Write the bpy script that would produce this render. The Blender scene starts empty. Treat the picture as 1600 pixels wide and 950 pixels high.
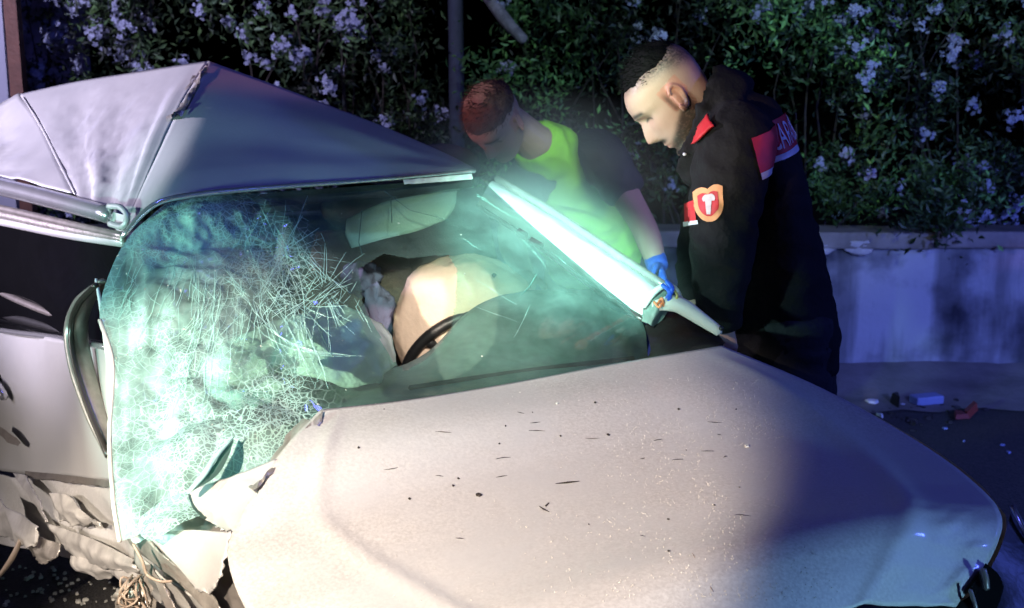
import bpy, bmesh, math, random
import numpy as np
from mathutils import Vector, Matrix, noise
from mathutils.bvhtree import BVHTree

random.seed(7); rng = np.random.default_rng(7)
R = math.radians
S = bpy.context.scene
C = bpy.context.collection

# ------------------------------------------------------------------ camera
F, PITCH, CAMH = 1900.0, R(10.4), 1.6
cam = bpy.data.cameras.new('camera'); camo = bpy.data.objects.new('camera', cam); C.objects.link(camo)
camo.location = (0, 0, CAMH); camo.rotation_euler = (R(90) - PITCH, 0, 0)
cam.sensor_width = 36; cam.lens = 36 * F / 1600; cam.clip_start = .05; cam.clip_end = 400
S.camera = camo
cam.dof.use_dof = True; cam.dof.focus_distance = 2.5; cam.dof.aperture_fstop = 6.5
FW = Vector((0, math.cos(PITCH), -math.sin(PITCH))); UP = Vector((0, math.sin(PITCH), math.cos(PITCH))); RT = Vector((1, 0, 0))
EYE = Vector((0, 0, CAMH))
def ray(px, py): return (FW + RT * ((px - 800) / F) + UP * ((475 - py) / F)).normalized()
def at(px, py, Y):
    d = ray(px, py); return EYE + d * (Y / d.y)
def ground(px, py):
    d = ray(px, py); return EYE + d * (-CAMH / d.z)
def topx(P):
    q = Vector(P) - EYE; z = q.dot(FW); return 800 + F * q.x / z, 475 - F * q.dot(UP) / z

# ------------------------------------------------------------------ world, lamps, exposure
W = bpy.data.worlds.new('World'); S.world = W; W.use_nodes = True
nt = W.node_tree; bg = nt.nodes['Background']
sky = nt.nodes.new('ShaderNodeTexSky'); sky.sky_type = 'NISHITA'; sky.sun_disc = False
sky.sun_elevation = R(-4); sky.sun_rotation = R(200)
nt.links.new(sky.outputs[0], bg.inputs[0]); bg.inputs[1].default_value = 0.06
def lamp(name, kind, loc, target, energy, color, size=.05, angle=60, blend=.3):
    d = bpy.data.lights.new(name, kind); d.energy = energy; d.color = color
    if kind == 'SPOT': d.spot_size = R(angle); d.spot_blend = blend; d.shadow_soft_size = size
    elif kind == 'POINT': d.shadow_soft_size = size
    elif kind == 'SUN': d.angle = R(.5)
    else: d.size = size
    o = bpy.data.objects.new(name, d); C.objects.link(o); o.location = loc
    o.rotation_euler = (Vector(target) - Vector(loc)).to_track_quat('-Z', 'Y').to_euler()
    return o
lamp('work_light', 'SPOT', (-.9, .3, 1.75), (-.53, 1.59, .865), 610, (1, .85, .69), .03, 46, .28)
lamp('face_fill', 'SPOT', (-.9, .5, 1.55), tuple(at(1066, 215, 3.0)), 215, (1, .68, .48), .03, 11.5, .8)  # added narrow spot, lights the uniformed man's face and sleeve
lamp('side_light', 'SPOT', (-3.8, 1.4, 1.5), tuple(at(90, 760, 2.9)), 300, (1, .88, .82), .08, 32, .9)
# torch: its beam is squeezed to a slit along the right windscreen pillar
P0, P1 = at(746, 316, 3.25), at(1004, 488, 2.94)
tl_ = lamp('torch', 'SPOT', (-.35, .75, 1.95), tuple((P0 + P1) / 2), 3600, (.45, 1, .86), .03, 17, 1.0)
zz = (Vector(tl_.location) - (P0 + P1) / 2).normalized(); xx = (P1 - P0); xx = (xx - zz * xx.dot(zz)).normalized(); yy = zz.cross(xx)
tl_.rotation_euler = Matrix((xx, yy, zz)).transposed().to_euler(); tl_.scale = (1, .62, 1)
lamp('fill_spot', 'SPOT', (-2.0, .9, 1.15), tuple(at(310, 465, 2.5)), 215, (.48, 1, .88), .05, 35, .6)  # added spot, brightens the crushed left half of the windscreen
lamp('fill_spot', 'SPOT', (.25, .3, 2.25), tuple(at(750, 478, 3.1)), 620, (1, .97, .84), .05, 14, .8)  # added spot, brightens the dashboard and driver airbag
lamp('fill_spot', 'SPOT', (.5, .6, 2.3), tuple(at(866, 285, 4.1)), 460, (.66, 1, .80), .05, 7.5, .9)  # added narrow spot, brightens the lime vest
lamp('red_spot', 'SPOT', (-2.6, 1.6, 2.3), tuple(at(762, 196, 3.8)), 260, (1, .30, .18), .06, 5, .9)  # added narrow spot, reddens the bent man's head
lamp('blue_beacon', 'POINT', (4.2, 2.6, 2.3), (0, 0, 0), 170, (.10, .16, 1), .10)
lamp('blue_beacon', 'SPOT', (2.6, 1.2, 1.7), (2.3, 6.4, .5), 560, (.17, .25, 1), .10, 50, 1)
lamp('violet_light', 'SPOT', (-4.4, 2.6, 2.0), tuple(at(150, 190, 3.4)), 1500, (.82, .74, 1), .12, 30, .8)
lamp('front_beacon', 'SPOT', (1.9, .1, .62), tuple(at(1330, 945, 1.9)), 150, (.30, .66, 1), .08, 30, 1)
lamp('violet_light', 'POINT', (-.4, 1.9, 4.8), (0, 0, 0), 90, (.15, .16, 1), .2)  # unseen overhead lamp, turns roof and bonnet blue
lamp('hedge_fill', 'SPOT', (1.6, 1.0, 3.0), (1.3, 7.0, 2.2), 600, (.64, .94, .98), .10, 40, 1)  # added spot, brightens the right part of the hedge
lamp('hedge_fill', 'SPOT', (-2.6, 2.0, 3.2), (-2.2, 7.0, 2.1), 1300, (.66, .64, 1), .10, 50, 1)  # added spot, brightens the left part of the hedge
lamp('violet_light', 'SPOT', (-4.2, 3.4, 3.2), (-3.0, 7.0, 2.1), 420, (.72, .66, 1), .1, 26, .8)  # added spot, brightens flowers and pale wall at the far left
lamp('violet_light', 'SPOT', (2.3, 1.6, 2.8), tuple(at(1000, 345, 3.85)), 260, (.50, .42, 1), .08, 10, .9)  # added narrow spot, gives the bent man's forearm a lilac light
lamp('moonlight', 'SUN', (0, 0, 9), (2, 4, 0), .004, (.6, .7, 1))
S.view_settings.view_transform = 'Standard'; S.view_settings.look = 'None'
S.view_settings.exposure = 0; S.view_settings.gamma = 1
GLARE = 1.9
S.cycles.use_denoising = True; S.cycles.volume_step_rate = 2
S.cycles.max_bounces = 10; S.cycles.transparent_max_bounces = 24
S.cycles.sample_clamp_indirect = 4

# ------------------------------------------------------------------ object helpers
def link(name, mesh, parent=None, m=None):
    o = bpy.data.objects.new(name, mesh); C.objects.link(o)
    if parent is not None: o.parent = parent
    if m is not None:
        mesh.materials.clear(); mesh.materials.append(m)
    return o
def tag(o, label=None, cat=None, group=None, kind=None):
    if label: o['label'] = label
    if cat: o['category'] = cat
    if group: o['group'] = group
    if kind: o['kind'] = kind
    return o
def empty(name, loc=(0, 0, 0)):
    o = bpy.data.objects.new(name, None); C.objects.link(o); o.location = loc; o.empty_display_size = .1; return o
def mesh(name, V, Fc, smooth=True, uv=None):
    me = bpy.data.meshes.new(name); me.from_pydata([tuple(v) for v in V], [], [tuple(f) for f in Fc]); me.update()
    if smooth: me.polygons.foreach_set('use_smooth', [True] * len(me.polygons))
    if uv is not None:
        l = me.uv_layers.new(name='UVMap'); idx = np.zeros(len(me.loops), int); me.loops.foreach_get('vertex_index', idx)
        l.data.foreach_set('uv', np.asarray(uv)[idx].astype(float).ravel())
    return me
def part(name, mb, parent, m, loc=None, smooth=True):
    """mb in world space; parented part keeps world position through the parent's location."""
    V, Fc = mb[0], mb[1]; uv = mb[2] if len(mb) > 2 else None
    off = Vector(parent.location) if parent is not None and parent.parent is None else Vector((0, 0, 0))
    if parent is not None and parent.parent is not None: off = Vector(parent.parent.location)
    return link(name, mesh(name, [Vector(v) - off for v in V], Fc, smooth, uv), parent, m)
def thing(name, mb, m, label, cat, group=None, smooth=True):
    V = [Vector(v) for v in mb[0]]; c = sum(V, Vector()) / len(V); c.z = min(v.z for v in V)
    o = link(name, mesh(name, [v - c for v in V], mb[1], smooth, mb[2] if len(mb) > 2 else None), None, m); o.location = c
    return tag(o, label, cat, group)
def solid(o, t, off=0):
    s = o.modifiers.new('thickness', 'SOLIDIFY'); s.thickness = t; s.offset = off; return o
def bevel(o, w, seg=2):
    b = o.modifiers.new('bevel', 'BEVEL'); b.width = w; b.segments = seg; b.limit_method = 'ANGLE'; return o
def join(*mbs):
    V, Fc = [], []
    for mb in mbs:
        k = len(V); V += [Vector(v) for v in mb[0]]; Fc += [tuple(i + k for i in f) for f in mb[1]]
    return V, Fc

# ------------------------------------------------------------------ shape helpers
def curve(pts, n):
    P = np.array([tuple(p) for p in pts], float)
    if len(P) == 2: return P[0] + (P[1] - P[0]) * np.linspace(0, 1, n + 1)[:, None]
    d = np.concatenate([[0], np.cumsum(np.linalg.norm(np.diff(P, axis=0), axis=1))]); d /= d[-1]
    P2 = np.vstack([2 * P[0] - P[1], P, 2 * P[-1] - P[-2]])
    out = []
    for t in np.linspace(0, 1, n + 1):
        i = min(np.searchsorted(d, t, side='right') - 1, len(P) - 2); u = (t - d[i]) / (d[i + 1] - d[i])
        a, b, c, e = P2[i:i + 4]
        out.append(.5 * (2 * b + (c - a) * u + (2 * a - 5 * b + 4 * c - e) * u * u + (3 * b - a - 3 * c + e) * u ** 3))
    return np.array(out)
def px(pts): return [at(*p) for p in pts]
def coons(top, bot, left, right, nu, nv):
    T, B, L, Rr = curve(top, nu), curve(bot, nu), curve(left, nv), curve(right, nv)
    L[0] = T[0]; L[-1] = B[0]; Rr[0] = T[-1]; Rr[-1] = B[-1]
    u = np.linspace(0, 1, nu + 1)[None, :, None]; v = np.linspace(0, 1, nv + 1)[:, None, None]
    return (1 - v) * T[None] + v * B[None] + (1 - u) * L[:, None] + u * Rr[:, None] - (
        (1 - u) * (1 - v) * T[0] + u * (1 - v) * T[-1] + (1 - u) * v * B[0] + u * v * B[-1])
def net(rows, nu, nv):
    A = [curve([Vector(p) if len(p) == 3 and isinstance(p, Vector) else at(*p) for p in r], nu) for r in rows]
    return np.array([curve([a[i] for a in A], nv) for i in range(nu + 1)]).transpose(1, 0, 2)
def gnormals(G):
    du = np.gradient(G, axis=1); dv = np.gradient(G, axis=0); n = np.cross(du, dv)
    return n / (np.linalg.norm(n, axis=2, keepdims=True) + 1e-12)
def toward_cam(G):
    n = gnormals(G); s = np.sign(((np.array(EYE) - G) * n).sum(axis=2, keepdims=True)); return n * np.where(s == 0, 1, s)
def crumple(G, amp, scale, seed=0, mask=None, ridged=True, zs=1.0):
    n = toward_cam(G); H = np.zeros(G.shape[:2])
    for j in range(G.shape[0]):
        for i in range(G.shape[1]):
            q_ = Vector(G[j, i]); p = Vector((q_.x, q_.y, q_.z * zs)) * scale + Vector((seed, seed * 1.7, 0))
            if ridged:
                a = noise.noise(p); b = noise.noise(p * 2.3)
                H[j, i] = (abs(a) * 1.6 - .4) + .45 * (abs(b) * 1.6 - .4)
            else: H[j, i] = noise.noise(p) + .4 * noise.noise(p * 2.1)
    if mask is not None: H = H * mask
    return G + n * (amp * H)[..., None]
def buckle(G, amp, scale, seed=0, zs=1.6):
    """sheet metal facets: flat plates meeting in sharp ridges"""
    n = toward_cam(G); H = np.zeros(G.shape[:2])
    for j in range(G.shape[0]):
        for i in range(G.shape[1]):
            q = G[j, i]; d, _ = noise.voronoi(Vector((q[0] * scale + seed, q[1] * scale, q[2] * scale * zs))); H[j, i] = min(.8, d[1] - d[0])
    return G + n * (-amp * H)[..., None]
def gmesh(G):
    nv, nu = G.shape[0] - 1, G.shape[1] - 1
    V = G.reshape(-1, 3); uv = np.array([(i / nu, j / nv) for j in range(nv + 1) for i in range(nu + 1)])
    Fc = [(j * (nu + 1) + i, j * (nu + 1) + i + 1, (j + 1) * (nu + 1) + i + 1, (j + 1) * (nu + 1) + i) for j in range(nv) for i in range(nu)]
    n = np.cross(G[0, 1] - G[0, 0], G[1, 0] - G[0, 0]) if nu and nv else (0, 0, 1)
    n = toward_cam(G)[nv // 2, nu // 2]; g = gnormals(G)[nv // 2, nu // 2]
    if n.dot(g) < 0: Fc = [f[::-1] for f in Fc]
    return list(map(Vector, V)), Fc, uv
def tube(pts, rad, n=10, steps=None, cap=True, flat=1.0, ref=None):
    P = curve(pts, steps or max(4, (len(pts) - 1) * 4)); m = len(P)
    if np.isscalar(rad): rr = np.full(m, rad)
    else: rr = np.interp(np.linspace(0, 1, m), np.linspace(0, 1, len(rad)), rad)
    V, Fc = [], []; t0 = None; a = None
    for k in range(m):
        t = Vector(P[min(k + 1, m - 1)] - P[max(k - 1, 0)]).normalized()
        if a is None:
            r = Vector(ref) if ref is not None else (Vector((0, 0, 1)) if abs(t.z) < .8 else Vector((1, 0, 0)))
            a = (r - t * r.dot(t)).normalized()
        else: a = (a - t * a.dot(t)).normalized()
        b = t.cross(a)
        for i in range(n):
            th = 2 * math.pi * i / n; V.append(Vector(P[k]) + (a * math.cos(th) + b * math.sin(th) * flat) * float(rr[k]))
    for k in range(m - 1):
        for i in range(n): Fc.append((k * n + i, k * n + (i + 1) % n, (k + 1) * n + (i + 1) % n, (k + 1) * n + i))
    if cap:
        V += [Vector(P[0]) - Vector(P[1] - P[0]).normalized() * rr[0] * .6, Vector(P[-1]) + Vector(P[-1] - P[-2]).normalized() * rr[-1] * .6]
        for i in range(n):
            Fc.append((len(V) - 2, (i + 1) % n, i)); Fc.append((len(V) - 1, (m - 1) * n + i, (m - 1) * n + (i + 1) % n))
    return V, Fc
def loft(rings, n=28, steps=4, cap=True):
    """rings: (centre, axisA, axisB) vectors with lengths"""
    cs = curve([r[0] for r in rings], steps * (len(rings) - 1)); aa = curve([r[1] for r in rings], steps * (len(rings) - 1)); bb = curve([r[2] for r in rings], steps * (len(rings) - 1))
    m = len(cs); V, Fc = [], []
    for k in range(m):
        for i in range(n):
            th = 2 * math.pi * i / n; c, s = math.cos(th), math.sin(th)
            c = math.copysign(abs(c) ** .85, c); s = math.copysign(abs(s) ** .85, s)
            V.append(Vector(cs[k] + aa[k] * c + bb[k] * s))
    for k in range(m - 1):
        for i in range(n): Fc.append((k * n + i, k * n + (i + 1) % n, (k + 1) * n + (i + 1) % n, (k + 1) * n + i))
    if cap:
        V += [Vector(cs[0]), Vector(cs[-1])]
        for i in range(n):
            Fc.append((len(V) - 2, (i + 1) % n, i)); Fc.append((len(V) - 1, (m - 1) * n + i, (m - 1) * n + (i + 1) % n))
    return V, Fc
def ball(c, r, n=14, M=None):
    V, Fc = [], []; r = Vector(r) if not np.isscalar(r) else Vector((r, r, r))
    for j in range(n // 2 + 1):
        ph = math.pi * j / (n // 2)
        for i in range(n):
            th = 2 * math.pi * i / n; p = Vector((r.x * math.sin(ph) * math.cos(th), r.y * math.sin(ph) * math.sin(th), r.z * math.cos(ph)))
            V.append((M @ p if M else p) + Vector(c))
    for j in range(n // 2):
        for i in range(n): Fc.append((j * n + i, (j + 1) * n + i, (j + 1) * n + (i + 1) % n, j * n + (i + 1) % n))
    return V, Fc
def box(c, ax, ay, az):
    c, ax, ay, az = map(Vector, (c, ax, ay, az))
    V = [c + ax * x + ay * y + az * z for x in (-1, 1) for y in (-1, 1) for z in (-1, 1)]
    return V, [(0, 1, 3, 2), (4, 6, 7, 5), (0, 4, 5, 1), (2, 3, 7, 6), (0, 2, 6, 4), (1, 5, 7, 3)]
def remesh(mb, voxel, smooth=3):
    me = mesh('tmp', mb[0], mb[1]); o = bpy.data.objects.new('tmp', me); C.objects.link(o)
    r = o.modifiers.new('r', 'REMESH'); r.mode = 'VOXEL'; r.voxel_size = voxel
    if smooth:
        s = o.modifiers.new('s', 'SMOOTH'); s.factor = .5; s.iterations = smooth
    dg = bpy.context.evaluated_depsgraph_get(); dg.update()
    e = bpy.data.meshes.new_from_object(o.evaluated_get(dg)); bpy.data.objects.remove(o)
    V = [v.co.copy() for v in e.vertices]; Fc = [tuple(p.vertices) for p in e.polygons]; bpy.data.meshes.remove(e)
    return V, Fc
def bvh(mb): return BVHTree.FromPolygons([tuple(v) for v in mb[0]], [tuple(f) for f in mb[1]])
def hit(B, x, y, lift=0.0):
    h = B.ray_cast(EYE, ray(x, y))
    if h[0] is None: return None
    n = h[1] if h[1].dot(ray(x, y)) < 0 else -h[1]
    return h[0] + n * lift, n
def vcol(o, cols):
    a = o.data.color_attributes.new('tint', 'FLOAT_COLOR', 'POINT')
    a.data.foreach_set('color', np.asarray(cols, float).ravel())

# ------------------------------------------------------------------ materials
def nodes(name):
    m = bpy.data.materials.new(name); m.use_nodes = True; t = m.node_tree
    return m, t, t.nodes['Principled BSDF']
def N(t, ty, **k):
    n = t.nodes.new(ty)
    for a, b in k.items():
        if hasattr(n, a): setattr(n, a, b)
        else: n.inputs[a.replace('_', ' ')].default_value = b
    return n
def ramp(t, fac, stops):
    r = t.nodes.new('ShaderNodeValToRGB'); t.links.new(fac, r.inputs[0])
    while len(r.color_ramp.elements) < len(stops): r.color_ramp.elements.new(.5)
    for e, (p, c) in zip(r.color_ramp.elements, stops): e.position = p; e.color = (*c, 1) if len(c) == 3 else c
    return r.outputs[0]
def mat(name, col, rough=.6, metal=0, var=.15, scale=8, bump=0, bscale=60, coat=0, spec=.5, col2=None, attr=None, sheen=0, trans=0):
    m, t, b = nodes(name)
    tc = N(t, 'ShaderNodeTexCoord'); nz = N(t, 'ShaderNodeTexNoise', Scale=scale, Detail=6.0, Roughness=.6); t.links.new(tc.outputs['Object'], nz.inputs['Vector'])
    c2 = col2 or tuple(c * (1 - var) for c in col)
    out = ramp(t, nz.outputs[0], [(.32, c2), (.68, col)])
    if attr:
        a = N(t, 'ShaderNodeAttribute', attribute_name=attr); mx = N(t, 'ShaderNodeMix', data_type='RGBA', blend_type='MULTIPLY')
        mx.inputs[0].default_value = 1; t.links.new(out, mx.inputs[6]); t.links.new(a.outputs[0], mx.inputs[7]); out = mx.outputs[2]
    t.links.new(out, b.inputs['Base Color'])
    b.inputs['Roughness'].default_value = rough; b.inputs['Metallic'].default_value = metal
    b.inputs['Coat Weight'].default_value = coat; b.inputs['Specular IOR Level'].default_value = spec; b.inputs['Sheen Weight'].default_value = sheen
    if bump:
        n2 = N(t, 'ShaderNodeTexNoise', Scale=bscale, Detail=5.0); t.links.new(tc.outputs['Object'], n2.inputs['Vector'])
        bp = N(t, 'ShaderNodeBump', Strength=bump, Distance=.01); t.links.new(n2.outputs[0], bp.inputs['Height']); t.links.new(bp.outputs[0], b.inputs['Normal'])
    if trans:
        tr = N(t, 'ShaderNodeBsdfTranslucent'); t.links.new(out, tr.inputs[0]); ms = N(t, 'ShaderNodeMixShader'); ms.inputs[0].default_value = trans
        t.links.new(b.outputs[0], ms.inputs[1]); t.links.new(tr.outputs[0], ms.inputs[2]); t.links.new(ms.outputs[0], t.nodes['Material Output'].inputs[0])
    return m
def paint(name, dust):
    """silver metallic paint under a film of road dust, fine grit and scratches"""
    m, t, b = nodes(name); L = t.links.new
    tc = N(t, 'ShaderNodeTexCoord')
    n1 = N(t, 'ShaderNodeTexNoise', Scale=3.0, Detail=8.0, Roughness=.65); L(tc.outputs['Object'], n1.inputs['Vector'])
    n2 = N(t, 'ShaderNodeTexNoise', Scale=160.0, Detail=3.0, Roughness=.7); L(tc.outputs['Object'], n2.inputs['Vector'])
    v = N(t, 'ShaderNodeTexVoronoi', Scale=230.0); L(tc.outputs['Object'], v.inputs['Vector'])
    base = ramp(t, n1.outputs[0], [(.3, (.47, .47, .47)), (.7, (.54, .535, .53))])
    dcol = ramp(t, n2.outputs[0], [(.34, (.40, .38, .355)), (.66, (.58, .56, .53))])
    f = ramp(t, n1.outputs[0], [(.36, (dust * .25,) * 3), (.60, (dust,) * 3)])
    mx = N(t, 'ShaderNodeMix', data_type='RGBA'); L(f, mx.inputs[0]); L(base, mx.inputs[6]); L(dcol, mx.inputs[7])
    sp = ramp(t, v.outputs['Distance'], [(.06, (1, 1, 1)), (.12, (0, 0, 0))])
    spn = N(t, 'ShaderNodeMath', operation='MULTIPLY'); L(sp, spn.inputs[0])
    n3 = N(t, 'ShaderNodeTexNoise', Scale=9.0, Detail=3.0); L(tc.outputs['Object'], n3.inputs['Vector'])
    gate = ramp(t, n3.outputs[0], [(.52, (0, 0, 0)), (.75, (dust * .8, dust * .8, dust * .8))]); L(gate, spn.inputs[1])
    mx2 = N(t, 'ShaderNodeMix', data_type='RGBA'); L(spn.outputs[0], mx2.inputs[0]); L(mx.outputs[2], mx2.inputs[6]); mx2.inputs[7].default_value = (.70, .64, .58, 1)
    L(mx2.outputs[2], b.inputs['Base Color'])
    rg = ramp(t, n2.outputs[0], [(.3, (.34 + dust * .2,) * 3), (.7, (.46 + dust * .3,) * 3)]); L(rg, b.inputs['Roughness'])
    b.inputs['Metallic'].default_value = .22; b.inputs['Coat Weight'].default_value = .35 * (1 - dust * .6); b.inputs['Coat Roughness'].default_value = .12
    bp = N(t, 'ShaderNodeBump', Strength=.10 * dust, Distance=.001); L(n2.outputs[0], bp.inputs['Height']); L(bp.outputs[0], b.inputs['Normal'])
    return m
M = {}
M['paint'] = paint('silver_paint', .25); M['hood'] = paint('dusty_silver_paint', .85); M['muddy'] = paint('muddy_silver_paint', 1.0)
M['torn'] = mat('torn_silver_metal', (.60, .575, .545), .34, .2, .35, 16, .2, 50, coat=.4)
M['bare'] = mat('torn_metal', (.50, .46, .42), .4, .6, .4, 20, .3)
M['rubber'] = mat('rubber', (.035, .028, .025), .32, 0, .4, 20, .1)
M['trimgrey'] = mat('grey_trim', (.30, .27, .25), .35, .5, .3, 30)
M['black'] = mat('black_plastic', (.012, .011, .012), .45, 0, .3, 20, .15)
M['darkglass'] = mat('dark_glass', (.006, .006, .007), .06, 0, .2, 10)
M['dash'] = mat('dashboard_plastic', (.15, .19, .175), .5, 0, .3, 40, .1, 300)
M['airbag'] = mat('airbag_cloth', (.88, .64, .50), .8, 0, .12, 14, .25, 90, trans=.25)
M['airbag2'] = mat('pale_airbag_cloth', (.86, .87, .82), .8, 0, .12, 14, .25, 90, trans=.2)
M['visor'] = mat('visor_cloth', (.62, .64, .58), .85, 0, .12, 20, .2, 200)
M['seat'] = mat('seat_cloth', (.22, .16, .13), .9, 0, .4, 12, .3, 200)
M['seat2'] = mat('lilac_cloth', (.20, .17, .27), .9, 0, .3, 12, .3, 200)
M['chrome'] = mat('bright_trim', (.75, .75, .78), .22, .8, .1, 20)
M['mirror'] = mat('pale_plastic', (.60, .56, .52), .45, 0, .1, 20, .1)
M['wire_blue'] = mat('blue_wire', (.03, .12, .75), .4); M['wire_red'] = mat('orange_wire', (.75, .22, .10), .4); M['wire_yellow'] = mat('yellow_wire', (.65, .50, .14), .4)
M['wire_pale'] = mat('pale_wire', (.36, .28, .22), .5)
M['jacket'] = mat('jacket_cloth', (.010, .009, .0095), .85, 0, .35, 9, .35, 70, spec=.25)
M['trousers'] = mat('trouser_cloth', (.012, .012, .018), .85, 0, .3, 9, .3, 70)
M['red'] = mat('red_cloth', (.62, .02, .03), .6, 0, .2, 30)
M['reflect'] = mat('reflective_strip', (.80, .80, .84), .35, 0, .08, 60)
M['orange'] = mat('orange_cloth', (.85, .38, .16), .7, 0, .15, 60)
M['pinkwhite'] = mat('pale_embroidery', (.75, .66, .66), .7, 0, .25, 90)
M['hair'] = mat('dark_hair', (.004, .0035, .003), .8, 0, .4, 60, .3, 120, spec=.12)
M['hair2'] = mat('reddish_hair', (.12, .055, .04), .8, 0, .4, 60, .3, 120, spec=.15)
M['skin'] = mat('skin', (.70, .70, .70), .5, 0, .06, 30, .08, 200, attr='tint')
M['vest'] = mat('lime_vest', (.36, .75, .05), .7, 0, .25, 12, .25, 30)
M['navy'] = mat('navy_cloth', (.015, .018, .040), .85, 0, .3, 12, .3, 60)
M['glove'] = mat('blue_glove', (.03, .10, .50), .4, 0, .2, 20)
M['boot'] = mat('boot_leather', (.012, .011, .010), .4, 0, .3, 20, .2)
M['leaf'] = mat('leaf', (.062, .108, .050), .5, 0, .3, 20, attr='tint', trans=.2)
M['petal'] = mat('pale_blue_petal', (.50, .52, .70), .6, 0, .2, 30, trans=.25)
M['bark'] = mat('bark', (.05, .038, .03), .9, 0, .5, 25, .6, 40)
M['palebark'] = mat('pale_bark', (.34, .31, .33), .9, 0, .5, 25, .8, 45)
M['pole'] = mat('galvanised_pole', (.05, .055, .09), .8, 0, .3, 14, .2)
M['brown'] = mat('rusty_brown_post', (.14, .055, .035), .6, .2, .4, 14, .2)
M['palewall'] = mat('pale_render', (.50, .44, .55), .9, 0, .2, 5, .3, 40)
M['greypanel'] = mat('grey_panel', (.30, .29, .36), .6, 0, .12, 3)
M['shardglass'] = mat('shard', (.70, .68, .62), .5, 0, .3, 40)
M['grit'] = mat('dull_grit', (.72, .68, .62), .7, 0, .5, 60)
M['darkbit'] = mat('dark_chip', (.03, .022, .018), .7, 0, .4, 40)
M['twig'] = mat('dry_twig', (.16, .10, .06), .9, 0, .4, 40)
M['bluebox'] = mat('blue_plastic', (.30, .36, .62), .5, 0, .2, 12)
M['redbit'] = mat('red_plastic', (.25, .04, .03), .5, 0, .3, 12)
M['lens'] = mat('headlight_lens', (.35, .38, .42), .12, 0, .1, 8, coat=1)
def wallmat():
    m, t, b = nodes('mottled_concrete'); L = t.links.new; tc = N(t, 'ShaderNodeTexCoord')
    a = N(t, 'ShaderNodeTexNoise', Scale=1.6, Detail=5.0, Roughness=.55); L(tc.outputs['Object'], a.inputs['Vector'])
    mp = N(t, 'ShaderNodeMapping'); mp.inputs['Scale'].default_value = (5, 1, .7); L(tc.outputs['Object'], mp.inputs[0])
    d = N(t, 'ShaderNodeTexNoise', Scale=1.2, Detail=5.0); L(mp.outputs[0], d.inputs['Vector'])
    c = ramp(t, a.outputs[0], [(.38, (.07, .07, .09)), (.46, (.26, .26, .28)), (.54, (.50, .50, .52))])  # large soft blotches, from dark to pale grey
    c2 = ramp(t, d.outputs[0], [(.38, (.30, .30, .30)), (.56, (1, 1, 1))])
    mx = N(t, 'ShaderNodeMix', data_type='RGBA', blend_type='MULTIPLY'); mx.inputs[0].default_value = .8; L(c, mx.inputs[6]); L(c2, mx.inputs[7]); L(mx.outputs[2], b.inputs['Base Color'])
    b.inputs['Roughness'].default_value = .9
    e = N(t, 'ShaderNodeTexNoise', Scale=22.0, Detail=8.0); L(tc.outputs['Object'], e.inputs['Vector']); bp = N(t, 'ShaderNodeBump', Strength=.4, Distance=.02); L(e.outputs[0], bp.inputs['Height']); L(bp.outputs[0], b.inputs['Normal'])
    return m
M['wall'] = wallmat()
M['coping'] = mat('coping_stone', (.34, .30, .27), .9, 0, .45, 6, .5, 30)
M['render'] = mat('flaking_render', (.62, .58, .58), .9, 0, .35, 14, .5, 40)
def asphalt():
    m, t, b = nodes('asphalt'); L = t.links.new; tc = N(t, 'ShaderNodeTexCoord')
    a = N(t, 'ShaderNodeTexNoise', Scale=.8, Detail=6.0); L(tc.outputs['Object'], a.inputs['Vector'])
    v = N(t, 'ShaderNodeTexVoronoi', Scale=110.0); L(tc.outputs['Object'], v.inputs['Vector'])
    c = ramp(t, a.outputs[0], [(.3, (.030, .030, .032)), (.7, (.065, .062, .060))]); c2 = ramp(t, v.outputs['Color'], [(.1, (.6, .6, .6)), (.9, (1.3, 1.25, 1.2))])
    mx = N(t, 'ShaderNodeMix', data_type='RGBA', blend_type='MULTIPLY'); mx.inputs[0].default_value = 1; L(c, mx.inputs[6]); L(c2, mx.inputs[7]); L(mx.outputs[2], b.inputs['Base Color'])
    b.inputs['Roughness'].default_value = .75; bp = N(t, 'ShaderNodeBump', Strength=.6, Distance=.006); L(v.outputs['Distance'], bp.inputs['Height']); L(bp.outputs[0], b.inputs['Normal'])
    return m
M['asphalt'] = asphalt()
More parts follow.
